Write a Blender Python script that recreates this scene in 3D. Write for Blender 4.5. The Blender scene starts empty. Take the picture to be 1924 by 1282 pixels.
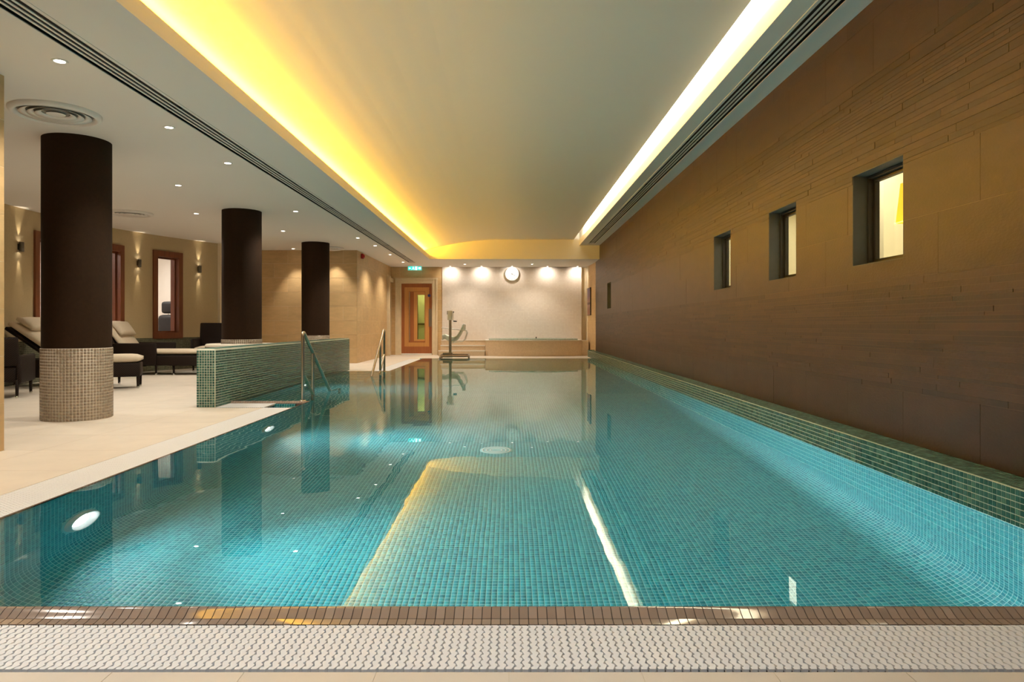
import bpy, bmesh, math, random
import numpy as np
from mathutils import Vector, Matrix

random.seed(7)
rng = np.random.default_rng(7)
S = bpy.context.scene
COL = S.collection
PI = math.pi

# ------------------------------------------------------------------ camera, world, exposure
cd = bpy.data.cameras.new('camera')
cam = bpy.data.objects.new('camera', cd)
COL.objects.link(cam)
cam.location = (0, 0, 0.9)
cam.rotation_euler = (PI / 2, 0, 0)
cd.sensor_width = 36
cd.lens = 24.0
cd.shift_x = 4 / 1924
cd.shift_y = -29 / 1924
cd.clip_start = 0.05
S.camera = cam
W = bpy.data.worlds.new('world')
S.world = W
W.use_nodes = True
W.node_tree.nodes['Background'].inputs[0].default_value = (0.9, 0.95, 1, 1)
W.node_tree.nodes['Background'].inputs[1].default_value = 0.02
S.view_settings.view_transform = 'Standard'
S.view_settings.look = 'None'
S.view_settings.exposure = 0.52
S.view_settings.gamma = 1
S.view_settings.use_curve_mapping = False
try:
    S.cycles.max_bounces = 10
    S.cycles.diffuse_bounces = 5
    S.cycles.glossy_bounces = 4
    S.cycles.transmission_bounces = 8
    S.cycles.sample_clamp_indirect = 4.0
    S.cycles.blur_glossy = 1.0
    S.cycles.use_denoising = True
except Exception:
    pass

# light levels, gathered here for tuning
YELLOW_LED = 150.0
WHITE_LED = 330.0
SPOT_W = 71.0
WASH_W = 14.0
SCONCE_W = 7.0
POOL_L = 120.0
POOL_W = 330.0
GYM_W = 85.0
ROOM_W = 110.0


# ------------------------------------------------------------------ materials
def new_mat(name):
    m = bpy.data.materials.new(name)
    m.use_nodes = True
    nt = m.node_tree
    return m, nt, nt.nodes['Principled BSDF']


def N(nt, t, **kw):
    n = nt.nodes.new(t)
    for k, v in kw.items():
        setattr(n, k, v)
    return n


def ramp(nt, stops, interp='LINEAR'):
    r = N(nt, 'ShaderNodeValToRGB')
    r.color_ramp.interpolation = interp
    els = r.color_ramp.elements
    while len(els) < len(stops):
        els.new(0.5)
    for e, (p, c) in zip(els, stops):
        e.position = p
        e.color = (*c, 1)
    return r


def plain(name, col, rough=0.5, metal=0.0, noise=0.0, scale=6.0, bump=0.0, bscale=60.0, stretch=(1, 1, 1), spec=0.5, per_object=0.0):
    """One colour, with an optional fine mottling, relief and per-object shade."""
    m, nt, b = new_mat(name)
    L = nt.links.new
    b.inputs['Base Color'].default_value = (*col, 1)
    b.inputs['Roughness'].default_value = rough
    b.inputs['Metallic'].default_value = metal
    b.inputs['Specular IOR Level'].default_value = spec
    tc = N(nt, 'ShaderNodeTexCoord')
    mp = N(nt, 'ShaderNodeMapping')
    mp.inputs['Scale'].default_value = stretch
    L(tc.outputs['Object'], mp.inputs['Vector'])
    src = None
    if noise > 0:
        nz = N(nt, 'ShaderNodeTexNoise')
        nz.inputs['Scale'].default_value = scale
        nz.inputs['Detail'].default_value = 6
        nz.inputs['Roughness'].default_value = 0.6
        if per_object > 0:
            oi = N(nt, 'ShaderNodeObjectInfo')
            ad = N(nt, 'ShaderNodeVectorMath', operation='ADD')
            sc = N(nt, 'ShaderNodeMath', operation='MULTIPLY')
            sc.inputs[1].default_value = 37
            L(oi.outputs['Random'], sc.inputs[0])
            L(mp.outputs['Vector'], ad.inputs[0])
            L(sc.outputs[0], ad.inputs[1])
            L(ad.outputs[0], nz.inputs['Vector'])
        else:
            L(mp.outputs['Vector'], nz.inputs['Vector'])
        lo = tuple(max(0, c * (1 - noise)) for c in col)
        hi = tuple(min(1, c * (1 + noise)) for c in col)
        r = ramp(nt, [(0.3, lo), (0.7, hi)])
        L(nz.outputs['Fac'], r.inputs[0])
        src = r.outputs[0]
    if per_object > 0:
        oi = N(nt, 'ShaderNodeObjectInfo')
        ge = N(nt, 'ShaderNodeNewGeometry')
        su = N(nt, 'ShaderNodeMath', operation='ADD')
        fr = N(nt, 'ShaderNodeMath', operation='FRACT')
        L(oi.outputs['Random'], su.inputs[0])
        L(ge.outputs['Random Per Island'], su.inputs[1])
        L(su.outputs[0], fr.inputs[0])
        mr = N(nt, 'ShaderNodeMapRange')
        mr.inputs['To Min'].default_value = 1 - per_object
        mr.inputs['To Max'].default_value = 1 + per_object
        L(fr.outputs[0], mr.inputs['Value'])
        mx = N(nt, 'ShaderNodeVectorMath', operation='SCALE')
        if src is None:
            mx.inputs[0].default_value = col
        else:
            L(src, mx.inputs[0])
        L(mr.outputs[0], mx.inputs['Scale'])
        src = mx.outputs[0]
    if src is not None:
        L(src, b.inputs['Base Color'])
    if bump > 0:
        nb = N(nt, 'ShaderNodeTexNoise')
        nb.inputs['Scale'].default_value = bscale
        nb.inputs['Detail'].default_value = 3
        L(mp.outputs['Vector'], nb.inputs['Vector'])
        bp = N(nt, 'ShaderNodeBump')
        bp.inputs['Strength'].default_value = bump
        bp.inputs['Distance'].default_value = 0.01
        L(nb.outputs['Fac'], bp.inputs['Height'])
        L(bp.outputs[0], b.inputs['Normal'])
    return m


def tile_mat(name, stops, rough=0.15, coat=0.0):
    """Each tile its own tone (random per object and per loose piece)."""
    m, nt, b = new_mat(name)
    L = nt.links.new
    oi = N(nt, 'ShaderNodeObjectInfo')
    ge = N(nt, 'ShaderNodeNewGeometry')
    su = N(nt, 'ShaderNodeMath', operation='ADD')
    fr = N(nt, 'ShaderNodeMath', operation='FRACT')
    L(oi.outputs['Random'], su.inputs[0])
    L(ge.outputs['Random Per Island'], su.inputs[1])
    L(su.outputs[0], fr.inputs[0])
    r = ramp(nt, stops)
    L(fr.outputs[0], r.inputs[0])
    L(r.outputs[0], b.inputs['Base Color'])
    b.inputs['Roughness'].default_value = rough
    b.inputs['Coat Weight'].default_value = coat
    return m


def mosaic_mat(name, pitch, gap, stops, grout, rough=0.2):
    """Grid of small tiles on UVs in metres, for surfaces too far away to build tile by tile."""
    m, nt, b = new_mat(name)
    L = nt.links.new
    uv = N(nt, 'ShaderNodeUVMap')
    sc = N(nt, 'ShaderNodeVectorMath', operation='SCALE')
    sc.inputs['Scale'].default_value = 1 / pitch
    L(uv.outputs[0], sc.inputs[0])
    fl = N(nt, 'ShaderNodeVectorMath', operation='FLOOR')
    fr = N(nt, 'ShaderNodeVectorMath', operation='FRACTION')
    L(sc.outputs[0], fl.inputs[0])
    L(sc.outputs[0], fr.inputs[0])
    wn = N(nt, 'ShaderNodeTexWhiteNoise')
    wn.noise_dimensions = '3D'
    L(fl.outputs[0], wn.inputs['Vector'])
    r = ramp(nt, stops)
    L(wn.outputs['Value'], r.inputs[0])
    sp = N(nt, 'ShaderNodeSeparateXYZ')
    L(fr.outputs[0], sp.inputs[0])
    masks = []
    for i in (0, 1):
        d = N(nt, 'ShaderNodeMath', operation='SUBTRACT')
        d.inputs[1].default_value = 0.5
        L(sp.outputs[i], d.inputs[0])
        a = N(nt, 'ShaderNodeMath', operation='ABSOLUTE')
        L(d.outputs[0], a.inputs[0])
        g = N(nt, 'ShaderNodeMath', operation='GREATER_THAN')
        g.inputs[1].default_value = 0.5 - gap / pitch / 2
        L(a.outputs[0], g.inputs[0])
        masks.append(g)
    mx = N(nt, 'ShaderNodeMath', operation='MAXIMUM')
    L(masks[0].outputs[0], mx.inputs[0])
    L(masks[1].outputs[0], mx.inputs[1])
    mix = N(nt, 'ShaderNodeMix', data_type='RGBA')
    L(mx.outputs[0], mix.inputs['Factor'])
    L(r.outputs[0], mix.inputs['A'])
    mix.inputs['B'].default_value = (*grout, 1)
    L(mix.outputs['Result'], b.inputs['Base Color'])
    mr = N(nt, 'ShaderNodeMapRange')
    mr.inputs['To Min'].default_value = rough
    mr.inputs['To Max'].default_value = 0.7
    L(mx.outputs[0], mr.inputs['Value'])
    L(mr.outputs[0], b.inputs['Roughness'])
    bp = N(nt, 'ShaderNodeBump', invert=True)
    bp.inputs['Strength'].default_value = 0.35
    bp.inputs['Distance'].default_value = 0.003
    L(mx.outputs[0], bp.inputs['Height'])
    L(bp.outputs[0], b.inputs['Normal'])
    return m


def emit(name, col, strength):
    m = bpy.data.materials.new(name)
    m.use_nodes = True
    nt = m.node_tree
    nt.nodes.clear()
    o = N(nt, 'ShaderNodeOutputMaterial')
    e = N(nt, 'ShaderNodeEmission')
    e.inputs[0].default_value = (*col, 1)
    e.inputs[1].default_value = strength
    nt.links.new(e.outputs[0], o.inputs[0])
    return m


def pane_mat(name, tint):
    m = bpy.data.materials.new(name)
    m.use_nodes = True
    nt = m.node_tree
    nt.nodes.clear()
    L = nt.links.new
    o = N(nt, 'ShaderNodeOutputMaterial')
    t = N(nt, 'ShaderNodeBsdfTransparent')
    t.inputs[0].default_value = (*tint, 1)
    g = N(nt, 'ShaderNodeBsdfGlossy')
    g.inputs['Roughness'].default_value = 0.02
    lw_ = N(nt, 'ShaderNodeLayerWeight')
    pw = N(nt, 'ShaderNodeMath', operation='POWER')
    pw.inputs[1].default_value = 5.0
    L(lw_.outputs['Facing'], pw.inputs[0])
    f = N(nt, 'ShaderNodeMath', operation='MULTIPLY_ADD')
    f.inputs[1].default_value = 0.9
    f.inputs[2].default_value = 0.03
    L(pw.outputs[0], f.inputs[0])
    mx = N(nt, 'ShaderNodeMixShader')
    L(f.outputs[0], mx.inputs[0])
    L(t.outputs[0], mx.inputs[1])
    L(g.outputs[0], mx.inputs[2])
    L(mx.outputs[0], o.inputs[0])
    return m


def water_mat():
    m = bpy.data.materials.new('water')
    m.use_nodes = True
    nt = m.node_tree
    nt.nodes.clear()
    L = nt.links.new
    o = N(nt, 'ShaderNodeOutputMaterial')
    g = N(nt, 'ShaderNodeBsdfGlass')
    g.inputs['Color'].default_value = (0.93, 1, 1, 1)
    g.inputs['Roughness'].default_value = 0.0
    g.inputs['IOR'].default_value = 1.333
    tc = N(nt, 'ShaderNodeTexCoord')
    n1 = N(nt, 'ShaderNodeTexNoise')
    n1.inputs['Scale'].default_value = 2.2
    n1.inputs['Detail'].default_value = 2
    n1.inputs['Roughness'].default_value = 0.45
    L(tc.outputs['Object'], n1.inputs['Vector'])
    b = N(nt, 'ShaderNodeBump')
    b.inputs['Strength'].default_value = 0.06
    b.inputs['Distance'].default_value = 0.02
    L(n1.outputs['Fac'], b.inputs['Height'])
    L(b.outputs[0], g.inputs['Normal'])
    L(g.outputs[0], o.inputs[0])
    return m


def rattan_mat():
    m, nt, b = new_mat('rattan')
    L = nt.links.new
    tc = N(nt, 'ShaderNodeTexCoord')
    w1 = N(nt, 'ShaderNodeTexWave', bands_direction='Z')
    w1.inputs['Scale'].default_value = 28
    w1.inputs['Distortion'].default_value = 1.0
    w2 = N(nt, 'ShaderNodeTexWave', bands_direction='DIAGONAL')
    w2.inputs['Scale'].default_value = 22
    L(tc.outputs['Object'], w1.inputs['Vector'])
    L(tc.outputs['Object'], w2.inputs['Vector'])
    mu = N(nt, 'ShaderNodeMath', operation='MULTIPLY')
    L(w1.outputs['Fac'], mu.inputs[0])
    L(w2.outputs['Fac'], mu.inputs[1])
    r = ramp(nt, [(0, (0.007, 0.0035, 0.002)), (1, (0.034, 0.017, 0.009))])
    L(mu.outputs[0], r.inputs[0])
    L(r.outputs[0], b.inputs['Base Color'])
    b.inputs['Roughness'].default_value = 0.6
    b.inputs['Specular IOR Level'].default_value = 0.2
    bp = N(nt, 'ShaderNodeBump')
    bp.inputs['Strength'].default_value = 0.5
    bp.inputs['Distance'].default_value = 0.004
    L(mu.outputs[0], bp.inputs['Height'])
    L(bp.outputs[0], b.inputs['Normal'])
    return m


def wood_mat(name, dark, light, scale=(60, 60, 2)):
    m, nt, b = new_mat(name)
    L = nt.links.new
    tc = N(nt, 'ShaderNodeTexCoord')
    mp = N(nt, 'ShaderNodeMapping')
    mp.inputs['Scale'].default_value = scale
    nz = N(nt, 'ShaderNodeTexNoise')
    nz.inputs['Scale'].default_value = 1
    nz.inputs['Detail'].default_value = 4
    L(tc.outputs['Object'], mp.inputs['Vector'])
    L(mp.outputs[0], nz.inputs['Vector'])
    r = ramp(nt, [(0.3, dark), (0.7, light)])
    L(nz.outputs['Fac'], r.inputs[0])
    L(r.outputs[0], b.inputs['Base Color'])
    b.inputs['Roughness'].default_value = 0.4
    return m


TEAL = [(0.0, (0.008, 0.22, 0.28)), (0.35, (0.012, 0.28, 0.34)), (0.8, (0.02, 0.33, 0.38)), (1.0, (0.04, 0.39, 0.42))]
TEAL_G = (0.38, 0.70, 0.70)
GREEN = [(0.0, (0.014, 0.078, 0.060)), (0.45, (0.032, 0.125, 0.096)), (0.8, (0.062, 0.168, 0.128)), (1.0, (0.10, 0.22, 0.165))]
GREEN_G = (0.74, 0.74, 0.60)
TAUPE = [(0.0, (0.25, 0.19, 0.135)), (0.5, (0.29, 0.225, 0.16)), (1.0, (0.34, 0.265, 0.195))]
M = dict(
    limestone=plain('limestone', (0.60, 0.405, 0.195), 0.45, noise=0.09, scale=5, stretch=(1, 1, 3), per_object=0.06),
    lime_joint=plain('limestone_joint', (0.78, 0.66, 0.46), 0.8),
    deck=plain('deck_limestone', (0.72, 0.645, 0.545), 0.42, noise=0.05, scale=4, per_object=0.025),
    deck_joint=plain('deck_joint', (0.70, 0.62, 0.50), 0.8),
    paint=plain('ceiling_paint', (0.82, 0.775, 0.725), 0.85),
    tan=plain('tan_plaster', (0.52, 0.40, 0.225), 0.9, noise=0.03, scale=30),
    white_plaster=plain('white_plaster', (0.80, 0.76, 0.68), 0.9),
    pink_plaster=plain('pale_pink_plaster', (0.75, 0.62, 0.58), 0.9),
    cream_plaster=plain('cream_plaster', (0.78, 0.70, 0.48), 0.9),
    leather=plain('dark_brown_cladding', (0.026, 0.013, 0.006), 0.8, noise=0.12, scale=30, bump=0.06, bscale=220, spec=0.12),
    brown_slab=plain('brown_slate', (0.050, 0.0235, 0.0120), 0.42, noise=0.22, scale=3.2, bump=0.12, bscale=40, stretch=(1, 1, 2.2), per_object=0.07),
    brown_strip=plain('brown_slate_strip', (0.050, 0.024, 0.0124), 0.45, noise=0.18, scale=5, bump=0.10, bscale=50, per_object=0.30),
    brown_joint=plain('brown_joint', (0.16, 0.105, 0.06), 0.8),  # joints, toned lighter to suggest strip ledges catching light
    teal=tile_mat('teal_tile', TEAL, 0.4),
    teal_grout=plain('teal_grout', TEAL_G, 0.8),
    teal_far=mosaic_mat('teal_mosaic', 0.0285, 0.0035, TEAL, TEAL_G),
    green=tile_mat('green_tile', GREEN, 0.16),
    green_grout=plain('green_grout', GREEN_G, 0.8),
    green_far=mosaic_mat('green_mosaic', 0.0285, 0.004, GREEN, GREEN_G),
    taupe=tile_mat('taupe_tile', TAUPE, 0.25),
    taupe_grout=plain('taupe_grout', (0.74, 0.67, 0.55), 0.8),
    dado=mosaic_mat('dado_mosaic', 0.0285, 0.004, [(0, (0.05, 0.06, 0.035)), (1, (0.12, 0.12, 0.075))], (0.28, 0.25, 0.16)),
    white_mosaic=mosaic_mat('white_mosaic', 0.05, 0.005, [(0, (0.71, 0.635, 0.56)), (1, (0.76, 0.69, 0.615))], (0.64, 0.555, 0.475), 0.35),
    cream_mosaic=mosaic_mat('cream_mosaic', 0.0285, 0.003, [(0, (0.62, 0.48, 0.32)), (1, (0.70, 0.55, 0.38))], (0.66, 0.56, 0.42), 0.35),
    rim=tile_mat('glazed_brown_tile', [(0, (0.25, 0.185, 0.145)), (0.5, (0.285, 0.215, 0.17)), (1, (0.32, 0.245, 0.195))], 0.10, 0.4),
    rim_joint=plain('dark_joint', (0.045, 0.03, 0.022), 0.8),
    plastic=plain('white_grating_plastic', (0.86, 0.87, 0.88), 0.4),
    channel=plain('channel_dark', (0.03, 0.025, 0.02), 0.8),
    black=plain('matt_black', (0.008, 0.008, 0.008), 0.6),
    dark_metal=plain('dark_bronze', (0.05, 0.042, 0.032), 0.4, 0.5),
    reveal=plain('dark_grey_reveal', (0.085, 0.085, 0.07), 0.6, noise=0.1, scale=8),
    steel=plain('brushed_steel', (0.62, 0.56, 0.48), 0.22, 1.0),
    chrome=plain('chrome', (0.75, 0.74, 0.72), 0.12, 1.0),
    timber=wood_mat('red_timber', (0.13, 0.035, 0.012), (0.22, 0.065, 0.022)),
    door_dark=wood_mat('door_red_brown', (0.30, 0.085, 0.022), (0.38, 0.125, 0.035)),
    door_light=wood_mat('door_orange_oak', (0.52, 0.235, 0.06), (0.62, 0.30, 0.085)),
    archi=plain('cream_stone', (0.70, 0.57, 0.37), 0.5, noise=0.06, scale=8),
    cream_paint=plain('cream_door_paint', (0.60, 0.45, 0.26), 0.5),
    rattan=rattan_mat(),
    cushion=plain('cream_cushion', (0.66, 0.56, 0.42), 0.9, noise=0.04, scale=40, bump=0.1, bscale=200),
    white=plain('white_enamel', (0.80, 0.78, 0.74), 0.35),
    ivory=plain('ivory_plastic', (0.72, 0.70, 0.60), 0.4),
    seat_shell=plain('pale_green_shell', (0.64, 0.70, 0.60), 0.3),
    red=plain('red_plastic', (0.42, 0.012, 0.012), 0.35),
    blue=plain('blue_disc', (0.02, 0.05, 0.25), 0.4),
    vent_shade=plain('vent_inner_shade', (0.30, 0.28, 0.24), 0.85),  # shade inside the vents, put into the colour of a darker disc
    sconce_metal=plain('sconce_metal', (0.16, 0.14, 0.11), 0.35, 0.7),
    pale_green=mosaic_mat('pale_green_mosaic', 0.0285, 0.004, [(0, (0.25, 0.36, 0.30)), (1, (0.42, 0.52, 0.44))], (0.7, 0.68, 0.6)),
    grey=plain('grey_metal', (0.25, 0.20, 0.15), 0.35, 0.6),
    canvas=None,
    led_yellow=emit('yellow_led', (1.0, 0.51, 0.02), YELLOW_LED),
    led_white=emit('white_led', (1.0, 0.93, 0.72), WHITE_LED),
    lamp=emit('lamp_lens', (1.0, 0.90, 0.76), 14.0),
    pool_lamp=emit('pool_lamp_lens', (0.95, 0.97, 1.0), POOL_L),
    exit_green=emit('exit_green', (0.03, 0.62, 0.50), 1.1),
    exit_white=emit('exit_white', (0.90, 1.0, 0.97), 1.6),
    shade=emit('amber_shade', (1.0, 0.52, 0.03), 1.2),
    pane=pane_mat('clear_pane', (0.93, 0.95, 0.92)),
    green_pane=pane_mat('greenish_pane', (0.60, 0.62, 0.34)),
    water=water_mat(),
)


def canvas_mat():
    m, nt, b = new_mat('striped_canvas')
    L = nt.links.new
    tc = N(nt, 'ShaderNodeTexCoord')
    sp = N(nt, 'ShaderNodeSeparateXYZ')
    L(tc.outputs['Object'], sp.inputs[0])
    mr = N(nt, 'ShaderNodeMapRange')
    mr.inputs['From Min'].default_value = -0.4
    mr.inputs['From Max'].default_value = 0.4
    L(sp.outputs['Z'], mr.inputs['Value'])
    r = ramp(nt, [(0, (0.30, 0.15, 0.10)), (0.2, (0.26, 0.14, 0.12)), (0.36, (0.34, 0.22, 0.2)), (0.42, (0.10, 0.05, 0.06)),
                  (0.5, (0.33, 0.20, 0.18)), (0.68, (0.22, 0.14, 0.18)), (0.85, (0.20, 0.15, 0.22)), (1, (0.16, 0.12, 0.18))])
    L(mr.outputs[0], r.inputs[0])
    L(r.outputs[0], b.inputs['Base Color'])
    b.inputs['Roughness'].default_value = 0.8
    return m


M['canvas'] = canvas_mat()


# ------------------------------------------------------------------ mesh helpers
def uv_box(me):
    """UVs in metres from the dominant normal axis."""
    n = len(me.loops)
    if n == 0:
        return
    co = np.empty(len(me.vertices) * 3, np.float32)
    me.vertices.foreach_get('co', co)
    co = co.reshape(-1, 3)
    li = np.empty(n, np.int32)
    me.loops.foreach_get('vertex_index', li)
    ls = np.empty(len(me.polygons), np.int32)
    me.polygons.foreach_get('loop_total', ls)
    nr = np.empty(len(me.polygons) * 3, np.float32)
    me.polygons.foreach_get('normal', nr)
    ax = np.repeat(np.abs(nr.reshape(-1, 3)).argmax(1), ls)
    p = co[li]
    uv = np.where((ax == 0)[:, None], p[:, [1, 2]], np.where((ax == 1)[:, None], p[:, [0, 2]], p[:, [0, 1]]))
    lay = me.uv_layers.new(name='UVMap')
    lay.data.foreach_set('uv', uv.astype(np.float32).ravel())


class MB:
    """Collects simple shapes; build() links them as one mesh object."""

    def __init__(self):
        self.v, self.f, self.s = [], [], []

    def add(self, v, f, smooth=False):
        o = len(self.v)
        self.v += [tuple(p) for p in v]
        self.f += [tuple(i + o for i in q) for q in f]
        self.s += [smooth] * len(f)
        return self

    def box(self, x0, x1, y0, y1, z0, z1):
        v = [(x, y, z) for z in (z0, z1) for y in (y0, y1) for x in (x0, x1)]
        return self.add(v, [(0, 2, 3, 1), (4, 5, 7, 6), (0, 1, 5, 4), (1, 3, 7, 5), (3, 2, 6, 7), (2, 0, 4, 6)])

    def rbox(self, x0, x1, y0, y1, z0, z1, r=0.02, seg=2):
        bm = bmesh.new()
        bmesh.ops.create_cube(bm, size=1)
        for q in bm.verts:
            q.co = Vector(((x0 + x1) / 2 + q.co.x * (x1 - x0), (y0 + y1) / 2 + q.co.y * (y1 - y0), (z0 + z1) / 2 + q.co.z * (z1 - z0)))
        bmesh.ops.bevel(bm, geom=bm.edges[:], offset=min(r, (x1 - x0) / 2.01, (y1 - y0) / 2.01, (z1 - z0) / 2.01), segments=seg, profile=0.5, affect='EDGES')
        bm.verts.index_update()
        self.add([q.co for q in bm.verts], [[q.index for q in f.verts] for f in bm.faces], True)
        bm.free()
        return self

    def prism(self, pts, z0, z1):
        n = len(pts)
        v = [(x, y, z0) for x, y in pts] + [(x, y, z1) for x, y in pts]
        f = [tuple(range(n - 1, -1, -1)), tuple(range(n, 2 * n))] + [(i, (i + 1) % n, n + (i + 1) % n, n + i) for i in range(n)]
        return self.add(v, f)

    def lathe(self, prof, c=(0, 0, 0), n=32, smooth=True, a0=0.0, a1=2 * PI, axis='Z'):
        full = abs(a1 - a0 - 2 * PI) < 1e-6
        m = n if full else n + 1
        v = []
        for k in range(m):
            a = a0 + (a1 - a0) * k / n
            for r, z in prof:
                p = (r * math.cos(a), r * math.sin(a), z)
                if axis == 'X':
                    p = (z, r * math.cos(a), r * math.sin(a))
                elif axis == 'Y':
                    p = (r * math.sin(a), z, r * math.cos(a))
                v.append((c[0] + p[0], c[1] + p[1], c[2] + p[2]))
        q = len(prof)
        f = []
        for k in range(n):
            k2 = (k + 1) % m
            for i in range(q - 1):
                f.append((k * q + i, k2 * q + i, k2 * q + i + 1, k * q + i + 1))
        return self.add(v, f, smooth)

    def cyl(self, c, r, z0, z1, n=24, axis='Z'):
        return self.lathe([(0, z0), (r, z0), (r, z1), (0, z1)], c, n, False, axis=axis)

    def tube(self, path, r, n=12, caps=True):
        P = [Vector(p) for p in path]
        T = []
        for i in range(len(P)):
            a = P[max(i - 1, 0)]
            b = P[min(i + 1, len(P) - 1)]
            T.append((b - a).normalized())
        up = Vector((0, 0, 1)) if abs(T[0].z) < 0.9 else Vector((1, 0, 0))
        nrm = T[0].cross(up).normalized()
        v = []
        for i, p in enumerate(P):
            if i:
                nrm = (nrm - T[i] * nrm.dot(T[i])).normalized()
            bn = T[i].cross(nrm)
            rr = r[i] if isinstance(r, (list, tuple)) else r
            for k in range(n):
                a = 2 * PI * k / n
                v.append(p + nrm * (rr * math.cos(a)) + bn * (rr * math.sin(a)))
        f = [(i * n + k, i * n + (k + 1) % n, (i + 1) * n + (k + 1) % n, (i + 1) * n + k) for i in range(len(P) - 1) for k in range(n)]
        self.add(v, f, True)
        if caps:
            o = len(P) - 1
            self.add(v[:n], [tuple(range(n))])
            self.add(v[o * n:], [tuple(range(n - 1, -1, -1))])
        return self

    def extrude_profile(self, prof, x0, x1, smooth=True):
        """prof: list of (y, z); swept along x from x0 to x1."""
        n = len(prof)
        v = [(x0, y, z) for y, z in prof] + [(x1, y, z) for y, z in prof]
        return self.add(v, [(i, i + 1, n + i + 1, n + i) for i in range(n - 1)], smooth)

    def xform(self, mat):
        self.v = [tuple(mat @ Vector(p)) for p in self.v]
        return self

    def mesh(self, name, mat):
        me = bpy.data.meshes.new(name)
        me.from_pydata(self.v, [], self.f)
        me.polygons.foreach_set('use_smooth', self.s)
        bm = bmesh.new()
        bm.from_mesh(me)
        bmesh.ops.recalc_face_normals(bm, faces=bm.faces)
        bm.to_mesh(me)
        bm.free()
        me.materials.append(M[mat] if isinstance(mat, str) else mat)
        me.update()
        uv_box(me)
        return me

    def build(self, name, mat, parent=None, loc=None):
        return link(name, self.mesh(name, mat), parent, loc)


def link(name, me, parent=None, loc=None):
    o = bpy.data.objects.new(name, me)
    COL.objects.link(o)
    if parent is not None:
        o.parent = parent
    if loc is not None:
        o.location = loc
    return o


def tag(o, label, cat, group=None, kind=None):
    o['label'] = label
    o['category'] = cat
    if group:
        o['group'] = group
    if kind:
        o['kind'] = kind
    return o


def thing(name, label, cat, loc=(0, 0, 0), rz=0.0, group=None):
    o = bpy.data.objects.new(name, None)
    COL.objects.link(o)
    o.location = loc
    o.rotation_euler = (0, 0, rz)
    o.empty_display_size = 0.1
    return tag(o, label, cat, group)


def struct(o, label=None):
    o['kind'] = 'structure'
    if label:
        o['label'] = label
    return o


def copy_tree(o, parent=None):
    c = o.copy()
    COL.objects.link(c)
    if parent is not None:
        c.parent = parent
    for ch in list(o.children):
        copy_tree(ch, c)
    return c


def B(x0, x1, y0, y1, z0, z1):
    return MB().box(x0, x1, y0, y1, z0, z1)


def mosaic(name, mapf, nu, nv, pitch, gap, h, mat, parent, stuff=True, skip=None):
    """nu x nv raised tiles as one joined mesh; mapf(U, V, H) gives positions (arrays)."""
    iu, iv = np.meshgrid(np.arange(nu), np.arange(nv), indexing='ij')
    iu, iv = iu.ravel(), iv.ravel()
    if skip is not None:
        keep = ~skip(iu, iv)
        iu, iv = iu[keep], iv[keep]
    g, e = gap / 2, gap / 2 + 0.0012
    cu = np.array([[g, 1], [g, 0]])
    U0, U1 = iu * pitch + g, (iu + 1) * pitch - g
    V0, V1 = iv * pitch + g, (iv + 1) * pitch - g
    d = 0.0012
    Us = np.stack([U0, U1, U1, U0, U0 + d, U1 - d, U1 - d, U0 + d], 1)
    Vs = np.stack([V0, V0, V1, V1, V0 + d, V0 + d, V1 - d, V1 - d], 1)
    Hs = np.broadcast_to(np.array([0, 0, 0, 0, h, h, h, h]), Us.shape)
    P = mapf(Us.ravel(), Vs.ravel(), Hs.ravel()).astype(np.float32)
    nt_ = len(iu)
    base = (np.arange(nt_) * 8)[:, None, None]
    q = np.array([[4, 5, 6, 7], [0, 1, 5, 4], [1, 2, 6, 5], [2, 3, 7, 6], [3, 0, 4, 7]])[None]
    F = (base + q).reshape(-1)
    me = bpy.data.meshes.new(name)
    me.vertices.add(len(P))
    me.vertices.foreach_set('co', P.ravel())
    me.loops.add(len(F))
    me.loops.foreach_set('vertex_index', F.astype(np.int32))
    me.polygons.add(nt_ * 5)
    me.polygons.foreach_set('loop_start', (np.arange(nt_ * 5) * 4).astype(np.int32))
    me.update(calc_edges=True)
    me.materials.append(M[mat])
    o = link(name, me, parent)
    if stuff:
        o['kind'] = 'stuff'
    return o


def plane_map(o, u, v, n):
    o, u, v, n = (np.array(a, float) for a in (o, u, v, n))
    return lambda U, V, H: o + U[:, None] * u + V[:, None] * v + H[:, None] * n


PITCH = 0.0285
WL = 0.02            # water level
CZ = 2.70            # low ceiling
XR = 2.426           # face of the brown wall
XS = -3.65           # face of the side wall
YB = 21.0            # back wall

def spot(p, d, watts, size, blend=0.5, col=(1, .90, .77), r=0.03):
    l = bpy.data.lights.new('spot', 'SPOT')
    l.energy = watts
    l.spot_size = math.radians(size)
    l.spot_blend = blend
    l.color = col
    l.shadow_soft_size = r
    o = bpy.data.objects.new('spot', l)
    COL.objects.link(o)
    o.location = p
    o.rotation_euler = Vector(d).to_track_quat('-Z', 'Y').to_euler()
    return o



# ------------------------------------------------------------------ floor
floor = struct(MB().box(-8.2, 2.6, -2.6, 1.775, -0.2, -0.0015).box(-8.2, -2.70, 1.775, 7.46, -0.2, -0.0015).box(-8.2, -3.24, 7.46, 13.5, -0.2, -0.0015)
               .box(-8.2, -2.70, 13.5, 22.2, -0.2, -0.0015).box(-2.70, 2.6, 18.36, 22.2, -0.2, -0.0015)
               .box(-3.24, -2.70, 13.22, 13.5, -0.2, -0.0015).box(2.30, 2.6, 1.775, 18.36, -0.2, -0.0015).build('floor', 'deck_joint'),
               'pale limestone deck around the pool')
tile_cache = {}


def slab(name, sx, sy, sz, mat, parent, loc):
    k = (round(sx, 4), round(sy, 4), round(sz, 4), mat, name)
    if k not in tile_cache:
        tile_cache[k] = B(0, sx, 0, sy, 0, sz).mesh(name, mat)
    return link(name, tile_cache[k], parent, loc)


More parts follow.
